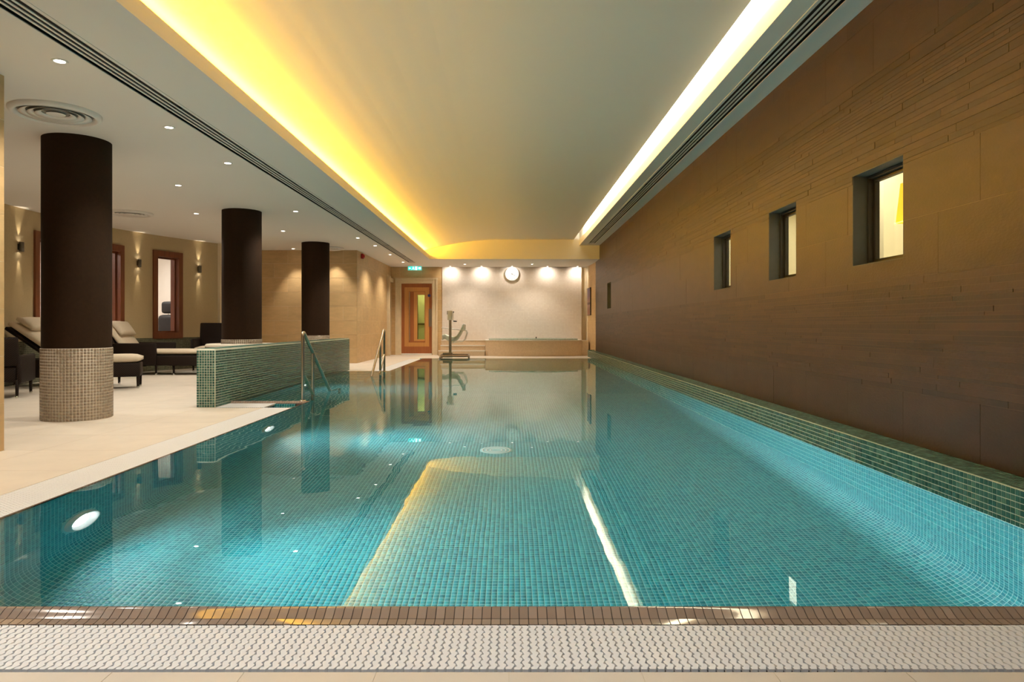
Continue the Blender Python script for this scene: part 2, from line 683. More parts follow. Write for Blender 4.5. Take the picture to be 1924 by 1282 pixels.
def floor_tiles(x0, x1, y0, y1, sx, sy):
    """Grid of slabs anchored at (x1, y0), going left and back."""
    x = x1
    while x - x0 > 0.02:
        w = min(sx, x - x0)
        y = y0
        while y1 - y > 0.02:
            d = min(sy, y1 - y)
            slab('floor_tile', w - 0.003, d - 0.003, 0.008, 'deck', floor, (x - w, y, -0.008))
            y += sy
        x -= sx


floor_tiles(-3.64, -2.70, 2.86, 4.93, 0.69, 0.69)
floor_tiles(-7.5, -2.70, 4.93, 7.46, 0.69, 0.69)
floor_tiles(-7.5, -3.45, 7.46, 13.8, 0.69, 0.69)
floor_tiles(-5.6, -2.70, 13.8, 16.3, 0.69, 0.69)
floor_tiles(-3.64, -2.70, 16.3, 20.98, 0.69, 0.69)
floor_tiles(-2.70, 2.42, 18.36, 20.98, 0.69, 0.69)
floor_tiles(-2.40, 2.40, 1.10, 1.775, 0.343, 0.70)

# ------------------------------------------------------------------ pool basin
X0, X1, Y0, Y1, ZF = -2.32, 2.23, 2.14, 18.32, -1.15
AX, AY0, AY1 = -3.24, 7.95, 13.22
pool = thing('swimming_pool', 'long indoor swimming pool lined with teal mosaic under clear still water', 'pool')
MB().box(X0 - 0.1, X1 + 0.1, Y0 - 0.1, Y1 + 0.1, ZF - 0.1, ZF - 0.002).box(AX - 0.1, X0, AY0, AY1, ZF - 0.1, ZF - 0.002).build('basin_floor', 'teal_grout', pool)
YT = 2.14 + 280 * PITCH
MB().box(X0 - .1, X1 + .1, Y0 - 0.1, Y0, ZF, -0.01).box(X0 - .1, X1 + .1, Y1, Y1 + 0.1, ZF, 0.015).build('basin_end', 'teal_far', pool)
MB().box(AX, X0 - .15, AY0 - 0.1, AY0, ZF, -0.005).box(AX, X0 - .15, AY1, AY1 + 0.1, ZF, 0.0).box(AX - 0.05, AX, AY0, AY1, ZF, 0.0).box(AX, X0 + .3, AY0, AY1, ZF - .01, ZF + .001).build('alcove_side', 'teal_far', pool)
RC = 0.24                                            # rounded foot of the pool walls
S1 = -ZF - RC
S2 = S1 + RC * PI / 2
S3 = S2 + (X1 - X0 - 2 * RC)
S4 = S3 + RC * PI / 2
S5 = S4 + S1


def basin_xz(u, h):
    """Cross-section of the basin by arc length from the top of the left wall: x, z, pushed h towards the water."""
    a1 = np.clip((u - S1) / RC, 0, PI / 2)
    a2 = np.clip((u - S3) / RC, 0, PI / 2)
    nx = np.where(u < S2, np.cos(a1), np.where(u > S3, -np.sin(a2), 0.0))
    nz_ = np.where(u < S2, np.sin(a1), np.where(u > S3, np.cos(a2), 1.0))
    x = np.where(u < S1, X0, np.where(u < S2, X0 + RC - RC * np.cos(a1), np.where(u < S3, X0 + RC + (u - S2), np.where(u < S4, X1 - RC + RC * np.sin(a2), X1))))
    z = np.where(u < S1, -u, np.where(u < S2, ZF + RC - RC * np.sin(a1), np.where(u < S3, ZF, np.where(u < S4, ZF + RC - RC * np.cos(a2), ZF + RC + (u - S4)))))
    return x + nx * h, z + nz_ * h


def basin_map(U, V, H):
    x, z = basin_xz(U, H)
    return np.stack([x, Y0 + V, z], 1)


nU = int(S5 / PITCH)
LIGHTS = [(X0, 3.68, -0.64), (X0, 6.50, -0.64)]


def basin_skip(a, b):
    u, y = (a + .5) * PITCH, Y0 + (b + .5) * PITCH
    r = (u < S2) & (y > AY0 - .02) & (y < AY1 + .02)
    for _, ly, lz in LIGHTS:
        r |= (u < S1 + .1) & ((y - ly) ** 2 + (-u - lz) ** 2 < 0.155 ** 2)
    return r


mosaic('mosaic_tiles', basin_map, nU, 280, PITCH, 0.0034, 0.0009, 'teal', pool, skip=basin_skip)


def basin_shell(name, mat, y0, y1, u0=0.0, h=0.0):
    us = [u for u in ([0, S1] + [S1 + (S2 - S1) * k / 28 for k in range(1, 29)] + [S3 + (S4 - S3) * k / 28 for k in range(29)] + [S5]) if u >= u0 - 1e-6]
    xs, zs = basin_xz(np.array(us), h)
    n = len(us)
    m = MB()
    m.add([(x, y, z) for y in (y0, y1) for x, z in zip(xs, zs)], [(k, k + 1, n + k + 1, n + k) for k in range(n - 1)], True)
    o = m.build(name, mat, pool)
    uvl = o.data.uv_layers['UVMap']
    for lp in o.data.loops:
        uvl.data[lp.index].uv = (us[lp.vertex_index % n], o.data.vertices[lp.vertex_index].co.y - Y0)
    return o


basin_shell('basin_grout', 'teal_grout', Y0, AY0)
basin_shell('basin_grout', 'teal_grout', AY0, YT, S2)
basin_shell('basin_mosaic', 'teal_far', YT, AY1, S2)
basin_shell('basin_mosaic', 'teal_far', AY1, Y1)
for k, zz in enumerate((-0.22, -0.45, -0.68, -0.91)):           # two flights of steps inside the alcove
    B(AX, X0, AY0 + .30 * k, AY0 + .30 * (k + 1), ZF, zz).build('step', 'teal_far', pool)
    B(AX, X0, AY1 - .30 * (k + 1), AY1 - .30 * k, ZF, zz).build('step', 'teal_far', pool)

# glazed brown overflow rim: profile across the edge (distance from the water, height)
PROF_A = [(0.0, 0.012), (-0.006, 0.0205), (-0.015, 0.0225), (-0.028, 0.0195), (-0.042, 0.011), (-0.058, 0.004)]
PROF_B = [(-0.0605, 0.0038), (-0.075, 0.002), (-0.092, 0.0008)]


def rim_mesh(prof, name):
    m = MB()
    top = [(0.0, 0)]
    m.extrude_profile(prof, 0.0014, PITCH - 0.0014)
    for x in (0.0014, PITCH - 0.0014):                          # edge faces
        n = len(prof)
        m.add([(x, y, z) for y, z in prof] + [(x, y, z - 0.012) for y, z in prof], [(i, i + 1, n + i + 1, n + i) for i in range(n - 1)])
    y, z = prof[0]
    m.add([(0.0014, y, z), (PITCH - .0014, y, z), (PITCH - .0014, y, z - .03), (.0014, y, z - .03)], [(0, 1, 2, 3)])
    return m.mesh(name, 'rim')


rimA, rimB = rim_mesh(PROF_A, 'rim_tile'), rim_mesh(PROF_B, 'rim_tile')
YE = 2.145
rim_far = MB()
for i in range(-82, 80):
    if -2.05 < i * PITCH < 2.05:
        link('rim_tile', rimA, pool, (i * PITCH, YE, 0.0))
        link('rim_tile', rimB, pool, (i * PITCH, YE, 0.0))
    elif -2.33 < i * PITCH < 2.21:                              # outside the picture: joined
        for rm_ in (rimA, rimB):
            rim_far.add([(v.co.x + i * PITCH, v.co.y + YE, v.co.z) for v in rm_.vertices], [tuple(p.vertices) for p in rm_.polygons])
o_far = rim_far.build('rim_tiles', 'rim', pool)
o_far['kind'] = 'stuff'
jp = [(y, z - 0.0022) for y, z in PROF_A + PROF_B]
MB().extrude_profile([(0.0, -0.06)] + jp + [(-0.093, -0.06)], -2.42, 2.30).xform(Matrix.Translation((0, YE, 0))).build('rim_joint', 'rim_joint', pool)


def rim_run(a, b, out, name='rim_edge_tiles'):
    """Smaller-looking runs of the same rim, joined: from a to b with OUT the outward direction."""
    a, b, out = Vector((*a, 0)), Vector((*b, 0)), Vector((*out, 0))
    L_ = (b - a).length
    t = (b - a).normalized()
    n = int(L_ / PITCH)
    m = MB()
    j = MB()
    for prof in (PROF_A[1:], PROF_B):
        q = len(prof)
        for i in range(n):
            s0, s1 = i * PITCH + .0014, (i + 1) * PITCH - .0014
            v = [a + t * s + out * (-y * 0.66) + Vector((0, 0, z)) for s in (s0, s1) for y, z in prof]
            m.add(v, [(k, k + 1, q + k + 1, q + k) for k in range(q - 1)], True)
    pj = [(0.0, -0.05)] + jp + [(-0.093, -0.05)]
    q = len(pj)
    j.add([a + t * s + out * (-y * 0.66) + Vector((0, 0, z)) for s in (0, L_) for y, z in pj], [(k, k + 1, q + k + 1, q + k) for k in range(q - 1)], True)
    o = m.build(name, 'rim', pool)
    o['kind'] = 'stuff'
    j.build('rim_joint', 'rim_joint', pool)


rim_run((X0, Y0 - .05), (X0, AY0), (-1, 0))
rim_run((X0, AY1), (X0, Y1), (-1, 0))
rim_run((AX, AY0), (X0, AY0), (0, -1))

# water
wm = MB()
wv = [(X0 - .004, Y0 - .004, WL), (X1 + .0, Y0 - .004, WL), (X1, Y1 + .02, WL), (X0 - .004, Y1 + .02, WL), (X0 - .004, AY1, WL), (AX, AY1, WL), (AX, AY0 - .004, WL), (X0 - .004, AY0 - .004, WL)]
wm.add(wv, [(0, 1, 2, 3, 4, 7), (7, 4, 5, 6)])
water = tag(wm.build('pool_water', 'water'), 'clear still water filling the teal pool, mirroring the ceiling lights', 'water')
water['kind'] = 'stuff'

# floor drain on the basin floor
dr = thing('floor_drain', 'round pale drain cover on the pool floor seen through the water', 'drain', (-0.12, 6.1, ZF))
MB().lathe([(0, 0.004), (0.03, 0.006), (0.13, 0.006), (0.15, 0.0)], n=32).build('cover', 'teal_grout', dr)
for k in range(3):
    r0 = 0.045 + k * 0.035
    MB().lathe([(r0, 0.0065), (r0 + 0.004, 0.0085), (r0 + 0.012, 0.0085), (r0 + 0.016, 0.0065)], n=32).build('ring', 'white', dr)

# pool lights
PL = [((X0, 3.68, -0.64), 'round underwater light nearest the camera in the left pool wall'),
      ((X0, 6.50, -0.64), 'round underwater light in the left pool wall just before the first handrail'),
      ((AX, 10.72, -0.60), 'round underwater light in the green half wall behind the handrail')]
for p, lab in PL:
    t = thing('pool_light', lab, 'light', p, 0, 'underwater pool lights')
    MB().lathe([(0.080, 0.004), (0.118, 0.036), (0.128, 0.036), (0.138, 0.020), (0.140, -0.002)], n=40, axis='X').build('trim_ring', 'white', t)
    MB().lathe([(0.140, 0.008), (0.152, 0.006), (0.154, -0.002)], n=40, axis='X').build('gasket', 'teal_grout', t)
    MB().lathe([(0, 0.010), (0.05, 0.009), (0.081, 0.004)], n=32, axis='X').build('lens', 'pool_lamp', t)
    spot((p[0] + .04, p[1], p[2]), (1, 0, 0.12), POOL_W * (1 if p[0] > -3 else 0.4), 96, 1.0, (.86, .97, 1), 0.08)


# ------------------------------------------------------------------ overflow gratings
def bar_mesh(length, pitch, period):
    n = max(2, int(round(length / period)))
    pr = length / n
    a = 0.0032
    L_, R_ = [], []
    hw = pitch / 2 - 0.0015
    for k in range(n):
        for fr, dx in ((0.0, -a), (0.30, -a * .6), (0.5, a), (0.80, a * .6)):
            y = (k + fr) * pr
            nb = 0.0022 if fr in (0.0, 0.5) else 0.0
            L_.append((-hw + dx + nb, y))
            R_.append((hw + dx - nb, y))
    L_.append((-hw - a, length))
    R_.append((hw - a, length))
    m = MB()
    nn = len(L_)
    v = [(x, y, 0) for x, y in L_] + [(x, y, 0) for x, y in R_] + [(x, y, -0.016) for x, y in L_] + [(x, y, -0.016) for x, y in R_]
    f = []
    for i in range(nn - 1):
        f += [(i, i + 1, nn + i + 1, nn + i), (i, 2 * nn + i, 2 * nn + i + 1, i + 1), (nn + i, nn + i + 1, 3 * nn + i + 1, 3 * nn + i)]
    f += [(0, nn, 3 * nn, 2 * nn), (nn - 1, 2 * nn - 1, 4 * nn - 1, 3 * nn - 1)]
    m.add(v, f)
    return m


GP = 0.0222
# near grating, bars run away from the camera
g = thing('overflow_grating', 'white plastic overflow grating along the front pool edge', 'grating', (0, 1.785, 0))
bmh = bar_mesh(0.262, GP, 0.0325).mesh('grate_bar', 'plastic')
for i in range(-106, 100):
    link('grate_bar', bmh, g, (i * GP + random.uniform(-.0006, .0006), random.uniform(-.0015, .0015), 0.001))
B(-2.5, 2.3, -0.008, 0.27, -0.12, -0.06).build('channel_bed', 'channel', g)
B(-2.5, 2.3, -0.010, -0.006, -0.12, -0.004).build('channel_edge', 'channel', g)


def side_grating(label, x0, x1, y0, y1, parts):
    g = thing('overflow_grating', label, 'grating', (x0, y0, 0))
    base = bar_mesh(x1 - x0, GP, 0.0325)
    me = None
    n = int((y1 - y0) / GP)
    rest = MB()
    rot = Matrix.Rotation(-PI / 2, 4, 'Z')
    base.xform(rot)
    me = base.mesh('grate_bar', 'plastic')
    for i in range(n):
        p = ((0), i * GP + GP / 2, 0.001)
        if i < parts:
            link('grate_bar', me, g, p)
        else:
            rest.add([(v[0] + p[0], v[1] + p[1], v[2] + p[2]) for v in base.v], base.f)
    if n > parts:
        o = rest.build('grate_bars', 'plastic', g)
        o['kind'] = 'stuff'
    B(-0.006, x1 - x0, 0, y1 - y0, -0.12, -0.05).build('channel_bed', 'channel', g)


side_grating('white plastic overflow grating along the left pool edge before the steps', -2.694, -2.384, 1.79, 7.49, 225)
side_grating('white plastic overflow grating along the left pool edge beyond the steps', -2.694, -2.384, 13.5, 18.33, 0)
g2 = thing('overflow_grating', 'short white overflow grating across the head of the pool steps', 'grating', (-3.235, 7.50, 0))
b2 = bar_mesh(0.385, GP, 0.0325).mesh('grate_bar', 'plastic')
for i in range(24):
    link('grate_bar', b2, g2, (GP / 2 + i * GP, 0, 0.001))
B(0, 0.53, -0.006, 0.39, -0.12, -0.05).build('channel_bed', 'channel', g2)

# ------------------------------------------------------------------ right wall: brown slate
WIN = [(4.206, 4.833), (5.782, 6.394), (7.50, 8.118), (16.38, 17.0)]
WZ0, WZ1 = 1.315, 1.958
holes = [(a, b, WZ0, WZ1) for a, b in WIN]


def cut(r, hs):
    """Rectangle (y0,y1,z0,z1) minus the holes, as rectangles."""
    out = [r]
    for h in hs:
        nxt = []
        for (a, b, c, d) in out:
            if h[0] >= b or h[1] <= a or h[2] >= d or h[3] <= c:
                nxt.append((a, b, c, d))
                continue
            if c < h[2]:
                nxt.append((a, b, c, h[2]))
            if d > h[3]:
                nxt.append((a, b, h[3], d))
            cc, dd = max(c, h[2]), min(d, h[3])
            if a < h[0]:
                nxt.append((a, h[0], cc, dd))
            if b > h[1]:
                nxt.append((h[1], b, cc, dd))
        out = nxt
    return out


mw = MB()
for (a, b, c, d) in cut((-2.6, 19.3, -0.2, 3.3), holes):
    mw.box(XR + 0.0012, XR + 0.17, a, b, c, d)
wall_right = struct(mw.build('wall_right', 'brown_joint'), 'long brown slate wall with strip bands beside the pool')
LW, LH = 0.69, 0.35


def brown_piece(name, a, b, c, d, proud, mat, gap=0.0022):
    rs = [q for q in cut((a, b, c, d), holes) if q[1] - q[0] > .006 and q[3] - q[2] > .006]
    if not rs:
        return
    m = MB()
    g_ = gap / 2
    for (p, q, r, s) in rs:
        m.box(XR - proud, XR + 0.006, p + (g_ if p == a else 0), q - (g_ if q == b else 0), r + (g_ if r == c else 0), s - (g_ if s == d else 0))
    return m.build(name, mat, wall_right)


for row, z in enumerate((0.145, 1.195, 1.545, 2.595, 2.945)):
    off = (3.52, 3.865, 3.52, 3.865, 3.52)[row]
    y = off - 0.69 * 3
    while y < 19.28:
        brown_piece('slate_slab', y, min(y + LW, 19.3), z, min(z + LH, 3.08), random.uniform(0, .0012), 'brown_slab')
        y += LW
strip_rest = MB()
nstrip = 0
pieces = []
for zb in (0.495, 1.895):
    z = zb
    hs = []
    while sum(hs) < 0.70 - 0.02:
        hs.append(random.choice((0.018, 0.024, 0.03, 0.036, 0.045)))
    k = 0.70 / sum(hs)
    for h in hs:
        h *= k
        y = 3.52 - 0.69 * 3 + random.uniform(0, 0.69)
        while y < 19.28:
            w = random.choice((0.46, 0.69, 0.69, 0.9))
            pieces.append((y, min(y + w, 19.3), z, z + h, random.choice((0.0, 0.0004, 0.0008, 0.0012, 0.0024))))
            y += w
        z += h
pieces.sort(key=lambda q: q[0])
count = 0
for (a, b, c, d, pr) in pieces:
    if b > 2.6 and count < 300:
        if brown_piece('slate_strip', a, b, c, d, pr, 'brown_strip', 0.0016):
            count += 1
    else:
        for (p, q, r, s) in cut((a, b, c, d), holes):
            strip_rest.box(XR - pr, XR + .006, p + .0008, q - .0008, r + .0008, s - .0008)
so = strip_rest.build('slate_strips', 'brown_strip', wall_right)
so['kind'] = 'stuff'

# ledge along the right edge of the pool
ledge = thing('pool_ledge', 'low green mosaic ledge running along the brown wall above the water', 'ledge')
LZ, LX = 0.184, X1
B(LX, XR - .002, 1.9, 19.55, 0.0, LZ - .002).build('ledge_core', 'green_grout', ledge)
ny = int((19.55 - 2.1) / PITCH) - 1
tm = MB()
tb = [(0, .0018, .0018), (0, PITCH - .0018, .0018), (0, PITCH - .0018, PITCH - .0018), (0, .0018, PITCH - .0018)]
tt = [(-.0025, .003, .003), (-.0025, PITCH - .003, .003), (-.0025, PITCH - .003, PITCH - .003), (-.0025, .003, PITCH - .003)]
tm.add(tb + tt, [(4, 5, 6, 7), (0, 1, 5, 4), (1, 2, 6, 5), (2, 3, 7, 6), (3, 0, 4, 7)])
tile_me = tm.mesh('mosaic_tile', 'green')
NP = 49
iy0 = int((2.95 - 2.1) / PITCH)
for i in range(iy0, iy0 + NP):
    for k in range(6):
        link('mosaic_tile', tile_me, ledge, (LX, 2.1 + i * PITCH, LZ - .004 - (k + 1) * PITCH))
mosaic('ledge_front_tiles', plane_map((LX, 2.1, LZ - .004 - 6 * PITCH), (0, 1, 0), (0, 0, 1), (-1, 0, 0)), ny, 6, PITCH, 0.0036, 0.0025, 'green', ledge,
       skip=lambda a, b: (a >= iy0) & (a < iy0 + NP))
mosaic('ledge_top_tiles', plane_map((LX + .005, 2.1, LZ - .002), (1, 0, 0), (0, 1, 0), (0, 0, 1)), 7, int(ny * PITCH / 0.0272), 0.0272, 0.0036, 0.0025, 'green', ledge)
mosaic('ledge_end_tiles', plane_map((LX + .001, 19.55, LZ - 6 * PITCH), (1, 0, 0), (0, 0, 1), (0, 1, 0)), 7, 7, 0.0278, 0.0036, 0.0025, 'green', ledge)

# windows in the brown wall
for i, (a, b) in enumerate(WIN):
    t = thing('window_%d' % (i + 1), 'x', 'x', (XR, (a + b) / 2, WZ0))
    del t['label'], t['category']
    struct(t, ('square deep-set window in the brown wall, nearest and largest', 'square deep-set window in the brown wall, middle of the three lit ones',
               'square deep-set window in the brown wall, third from the camera', 'small dark square niche near the far end of the brown wall')[i])
    w, h = b - a, WZ1 - WZ0
    y0, y1 = -w / 2, w / 2
    dp = 0.17 if i < 3 else 0.12
    e = .006
    rv = MB().box(0.0, dp, y1 - e, y1 + .001, 0, h).box(0.0, dp, y0 - .001, y0 + e, 0, h).box(0, dp, y0, y1, h - e, h + .001).box(0, dp, y0, y1, -.001, e)
    rv.build('reveal', 'reveal', t)
    if i == 3:
        B(dp - .01, dp, y0, y1, 0, h).build('niche_back', 'reveal', t)
        continue
    fw = 0.03
    f = MB()
    for (x0, x1, q) in ((0.100, 0.135, 0.028), (0.135, 0.165, 0.05)):
        f.box(x0, x1, y0 + e, y0 + q, e, h - e).box(x0, x1, y1 - q, y1 - e, e, h - e).box(x0, x1, y0 + q, y1 - q, e, q).box(x0, x1, y0 + q, y1 - q, h - q, h - e)
    f.build('window_frame', 'dark_metal', t)
    B(0.146, 0.150, y0 + .05, y1 - .05, .05, h - .05).build('pane', 'pane', t)

# ------------------------------------------------------------------ room behind the brown wall
rm = MB().box(5.2, 5.3, 2.6, 12, 0, 3).box(XR + .17, 5.3, 11.9, 12.0, 0, 3).box(XR + .17, 5.3, 2.5, 2.6, 0, 3).box(XR + .17, 5.3, 2.5, 12, 2.9, 3.0)
wr = struct(rm.build('wall_beyond', 'cream_plaster'), 'cream room seen through the square windows')
struct(B(XR + .17, 5.3, 2.5, 12, -0.05, 0.0).build('floor_beyond', 'deck'))
struct(MB().box(3.62, 3.86, 7.2, 7.5, 0, 2.9).box(3.3, 3.5, 9.4, 9.8, 0, 2.9).box(4.6, 4.9, 8.4, 8.9, 0, 2.9).build('trim_1', 'cream_plaster'))
pen = thing('pendant_lamp', 'tapered amber pendant lamp glowing behind the nearest square window', 'lamp', (3.50, 6.02, 1.81))
MB().lathe([(0.085, 0.0), (0.075, 0.1), (0.062, 0.22), (0.05, 0.34), (0.05, 0.345), (0.0, 0.345)], n=24).build('shade', 'shade', pen)
MB().tube([(0, 0, .345), (0, 0, 1.09)], 0.004, 6).build('cord', 'black', pen)


# ------------------------------------------------------------------ stone walls
def slab_wall(owner, origin, u, n, length, z0, z1, phase, holes_=(), first_full=0.66, course=0.34, zc=0.0):
    """Limestone slabs in running bond on a wall plane: origin + u*s, up z, proud along n."""
    u, n, o = Vector(u), Vector(n), Vector(origin)
    zc_ = zc
    r = 0
    while zc_ < z1 - .02:
        a = -first_full * (0.5 if (r + phase) % 2 else 0.0)
        while a < length - .01:
            s0, s1 = max(a, 0), min(a + first_full, length)
            c0, c1 = max(zc_, z0), min(zc_ + course, z1)
            if s1 - s0 > .02 and c1 - c0 > .02:
                rs = [q for q in cut((s0, s1, c0, c1), holes_) if q[1] - q[0] > .01 and q[3] - q[2] > .01]
                m = MB()
                pr = 0.0022 + random.uniform(0, .0006)
                for (p, q, c, d) in rs:
                    P = [o + u * (p + .002), o + u * (q - .002), o + u * (q - .002) + n * pr, o + u * (p + .002) + n * pr]
                    m.prism([(v.x, v.y) for v in P], c + .002, d - .002)
                if rs:
                    m.build('stone_slab', 'limestone', owner)
            a += first_full
        zc_ += course
        r += 1


wall_pier = struct(B(-3.95, -3.646, -2.7, 4.92, 0, CZ).build('wall_left', 'lime_joint'), 'limestone slab wall ending at the left edge of the picture')
slab_wall(wall_pier, (-3.646, 1.62, 0), (0, 1, 0), (1, 0, 0), 3.30, 0, CZ, 1)
slab_wall(wall_pier, (-3.65, 4.92, 0), (-1, 0, 0), (0, 1, 0), 0.30, 0, CZ, 0)
wall_far = struct(MB().box(-6.5, XS, 16.3, 16.6, 0, CZ).box(-6.5, -6.35, 14.95, 16.3, 0, CZ).build('wall_far', 'lime_joint'), 'limestone slab wall behind the columns, lit from above')
slab_wall(wall_far, (XS, 16.3, 0), (-1, 0, 0), (0, -1, 0), 2.70, 0, CZ, 0)
wall_side = struct(B(XS - .3, XS, 16.3, 21.3, 0, CZ).build('wall_side', 'lime_joint'), 'limestone slab wall facing the pool beside the far doors')
slab_wall(wall_side, (XS, 16.3, 0), (0, 1, 0), (1, 0, 0), 4.7, 0, CZ, 1, [(4.0, 4.72, 0, 2.42)])
# back wall with the door opening
DX0, DX1, DH = -3.36, -2.38, 2.20
mb = MB()
for (a, b, c, d) in cut((XS, -2.06, 0, CZ), [(DX0, DX1, 0, DH)]):
    mb.box(a, b, YB, YB + .3, c, d)
mb.box(2.16, XR + .2, 21.2, 21.4, 0, CZ + .2)
wall_back = struct(mb.build('wall_back', 'lime_joint'), 'limestone back wall around the wooden door')
slab_wall(wall_back, (-2.06, YB, 0), (-1, 0, 0), (0, -1, 0), -XS - 2.06, 0, CZ, 1, [(DX0 * -1 - 2.06 - 0.98 - .14, DX0 * -1 - 2.06 + .14, 0, 2.34)])
struct(MB().box(-2.08, 2.20, YB - .03, YB + .25, 0.3, CZ + .02).build('wall_mosaic', 'white_mosaic', None), 'pale mosaic wall washed by small spotlights above the hot tub')
wr2 = struct(MB().prism([(XR + .01, 19.3), (XR + .3, 19.3), (XR + .3, 21.6), (2.352, 21.25)], 0, CZ + .4).build('wall_end', 'lime_joint'), 'short limestone side wall at the far right corner')
slab_wall(wr2, (XR + .008, 19.3, 0), (-.04, .9992, 0), (-.9992, -.04, 0), 1.95, 0, CZ + .3, 0)
struct(MB().box(-5.2, XR + .2, -2.7, -2.6, -.1, 3.3).build('wall_behind', 'limestone'))
struct(B(-8.0, -3.95, 4.5, 4.7, 0, CZ).build('wall_lounge_end', 'tan'))

# ------------------------------------------------------------------ curved lounge wall with windows
CX, CY, CR = 0.5, 10.9, 8.0


def arc(deg, r=CR):
    a = math.radians(deg)
    return CX - r * math.cos(a), CY + r * math.sin(a)


LWIN = [(-1.1, 4.0), (8.8, 13.9), (18.97, 24.05)]
LZ0, LZ1 = 0.64, 2.40
cw = MB()
dd_ = MB()


def arc_panel(m, a0, a1, z0, z1, r0, r1):
    n = max(1, int(abs(a1 - a0) / 0.8))
    for k in range(n):
        b0, b1 = a0 + (a1 - a0) * k / n, a0 + (a1 - a0) * (k + 1) / n
        m.prism([arc(b0, r0), arc(b1, r0), arc(b1, r1), arc(b0, r1)], z0, z1)


edges = [-14.0]
for a, b in LWIN:
    edges += [a, b]
edges.append(31.2)
for i in range(len(edges) - 1):
    a, b = edges[i], edges[i + 1]
    if i % 2 == 0:
        arc_panel(cw, a, b, 0, CZ, CR, CR + .2)
    else:
        arc_panel(cw, a, b, 0, LZ0, CR, CR + .2)
        arc_panel(cw, a, b, LZ1, CZ, CR, CR + .2)
cw.prism([arc(-14, CR), arc(-14, CR + .2), (-7.5, 5.0), (-7.3, 5.0)], 0, CZ)
lounge = struct(cw.build('wall_lounge', 'tan'), 'curved tan wall behind the loungers')
arc_panel(dd_, -14, 31, 0, 0.655, CR - .012, CR)
dd = MB()
dd.v, dd.f, dd.s = dd_.v, dd_.f, dd_.s
do = dd.build('dado', 'dado', lounge)
# arc-length uvs for the dado
me = do.data
uvl = me.uv_layers['UVMap']
for lp in me.loops:
    v = me.vertices[lp.vertex_index].co
    uvl.data[lp.index].uv = (math.atan2(v.y - CY, CX - v.x) * CR, v.z)
for i, (a, b) in enumerate(LWIN):
    p0, p1 = Vector(arc(a)), Vector(arc(b))
    c = (p0 + p1) / 2
    w = (p1 - p0).length
    rz = math.atan2(p1.y - p0.y, p1.x - p0.x)
    t = bpy.data.objects.new('window_%d' % (i + 5), None)
    COL.objects.link(t)
    t.location = (c.x, c.y, LZ0)
    t.rotation_euler = (0, 0, rz)
    struct(t, ('red timber framed window left of the nearest column', 'red timber framed window mostly hidden by the nearest column',
               'tall red timber framed window between two wall sconces')[i])
    h = LZ1 - LZ0
    # local +x along the wall, +y to the lounge's outside
    f = MB()
    f.box(-w / 2, -w / 2 + .10, -.035, .20, 0, h).box(w / 2 - .10, w / 2, -.035, .20, 0, h)
    f.box(-w / 2 + .1, w / 2 - .1, -.035, .20, 0, .12).box(-w / 2 + .1, w / 2 - .1, -.035, .20, h - .12, h)
    f.build('window_frame', 'timber', t)
    f = MB()
    q = .128
    f.box(-w / 2 + .1, -w / 2 + q, .06, .13, .12, h - .12).box(w / 2 - q, w / 2 - .1, .06, .13, .12, h - .12)
    f.box(-w / 2 + q, w / 2 - q, .06, .13, .12, .15).box(-w / 2 + q, w / 2 - q, .06, .13, h - .15, h - .12)
    f.build('sash', 'timber', t)
    B(-w / 2 + q, w / 2 - q, .09, .095, .15, h - .15).build('pane', 'pane', t)
gy = MB()
arc_panel(gy, -14, 33.5, 0, 2.7, 11.0, 11.15)
struct(gy.build('wall_gym', 'pink_plaster'), 'pale pink wall of the room behind the lounge windows')
gf, gc = MB(), MB()
arc_panel(gf, -14, 31, -.05, 0, CR + .2, 11.1)
arc_panel(gc, -14, 31, 2.7, 2.75, CR + .2, 11.1)
for d in (-14, 31):
    gc.prism([arc(d, CR + .1), arc(d + .5, CR + .1), arc(d + .5, 11.1), arc(d, 11.1)], 0, 2.75)
struct(gf.build('floor_gym', 'deck'))
struct(gc.build('ceiling_gym', 'white_plaster'))
ch = thing('gym_chair', 'black high-backed chair with headrest seen through the tall timber window', 'chair', (-7.47, 15.0, 0), math.radians(-24))
MB().rbox(-.20, .20, -.08, .08, 1.165, 1.43, .06, 3).build('headrest', 'black', ch)
MB().tube([(-.05, 0, 1.0), (-.05, 0, 1.20)], .008, 8).build('headrest_post', 'chrome', ch)
MB().tube([(.05, 0, 1.0), (.05, 0, 1.20)], .008, 8).build('headrest_post', 'chrome', ch)
MB().rbox(-.30, .30, -.10, .10, .42, 1.14, .09, 3).build('backrest', 'black', ch)
MB().rbox(-.25, .25, -.5, .06, .34, .48, .05, 2).build('seat', 'black', ch)
MB().cyl((0, -.2, 0), .03, .04, .36, 12).cyl((0, -.2, 0), .28, 0, .04, 20).build('base', 'dark_metal', ch)

# ------------------------------------------------------------------ ceilings
SL = (-2.905, -2.675)      # left slot opening
SR = (2.05, 2.265)         # right slot opening
ZR = 3.07
ceil = MB()
prof = []
for k in range(13):
    x = -2.55 + (2.35) * k / 12
    prof.append((x, 3.23 - 0.0675 * (x + 0.2) ** 2))
prof.append((1.73, 3.23))
top = [(x, z + .035) for x, z in reversed(prof)]
loop = prof + top
nn = len(loop)
ceil.add([(x, y, z) for y in (-2.6, 18.47) for x, z in loop], [(i, (i + 1) % nn, nn + (i + 1) % nn, nn + i) for i in range(nn)] + [tuple(range(nn))])
ceiling = struct(ceil.build('ceiling', 'paint'), 'softly curved raised ceiling over the pool with a yellow cove on its left')
so_ = MB()
so_.box(-8.2, SL[0], -2.6, 20.95, CZ, CZ + .05).box(SL[1], -2.18, -2.6, 20.95, CZ, CZ + .05).box(SL[0], SL[1], 19.55, 20.95, CZ, CZ + .05)
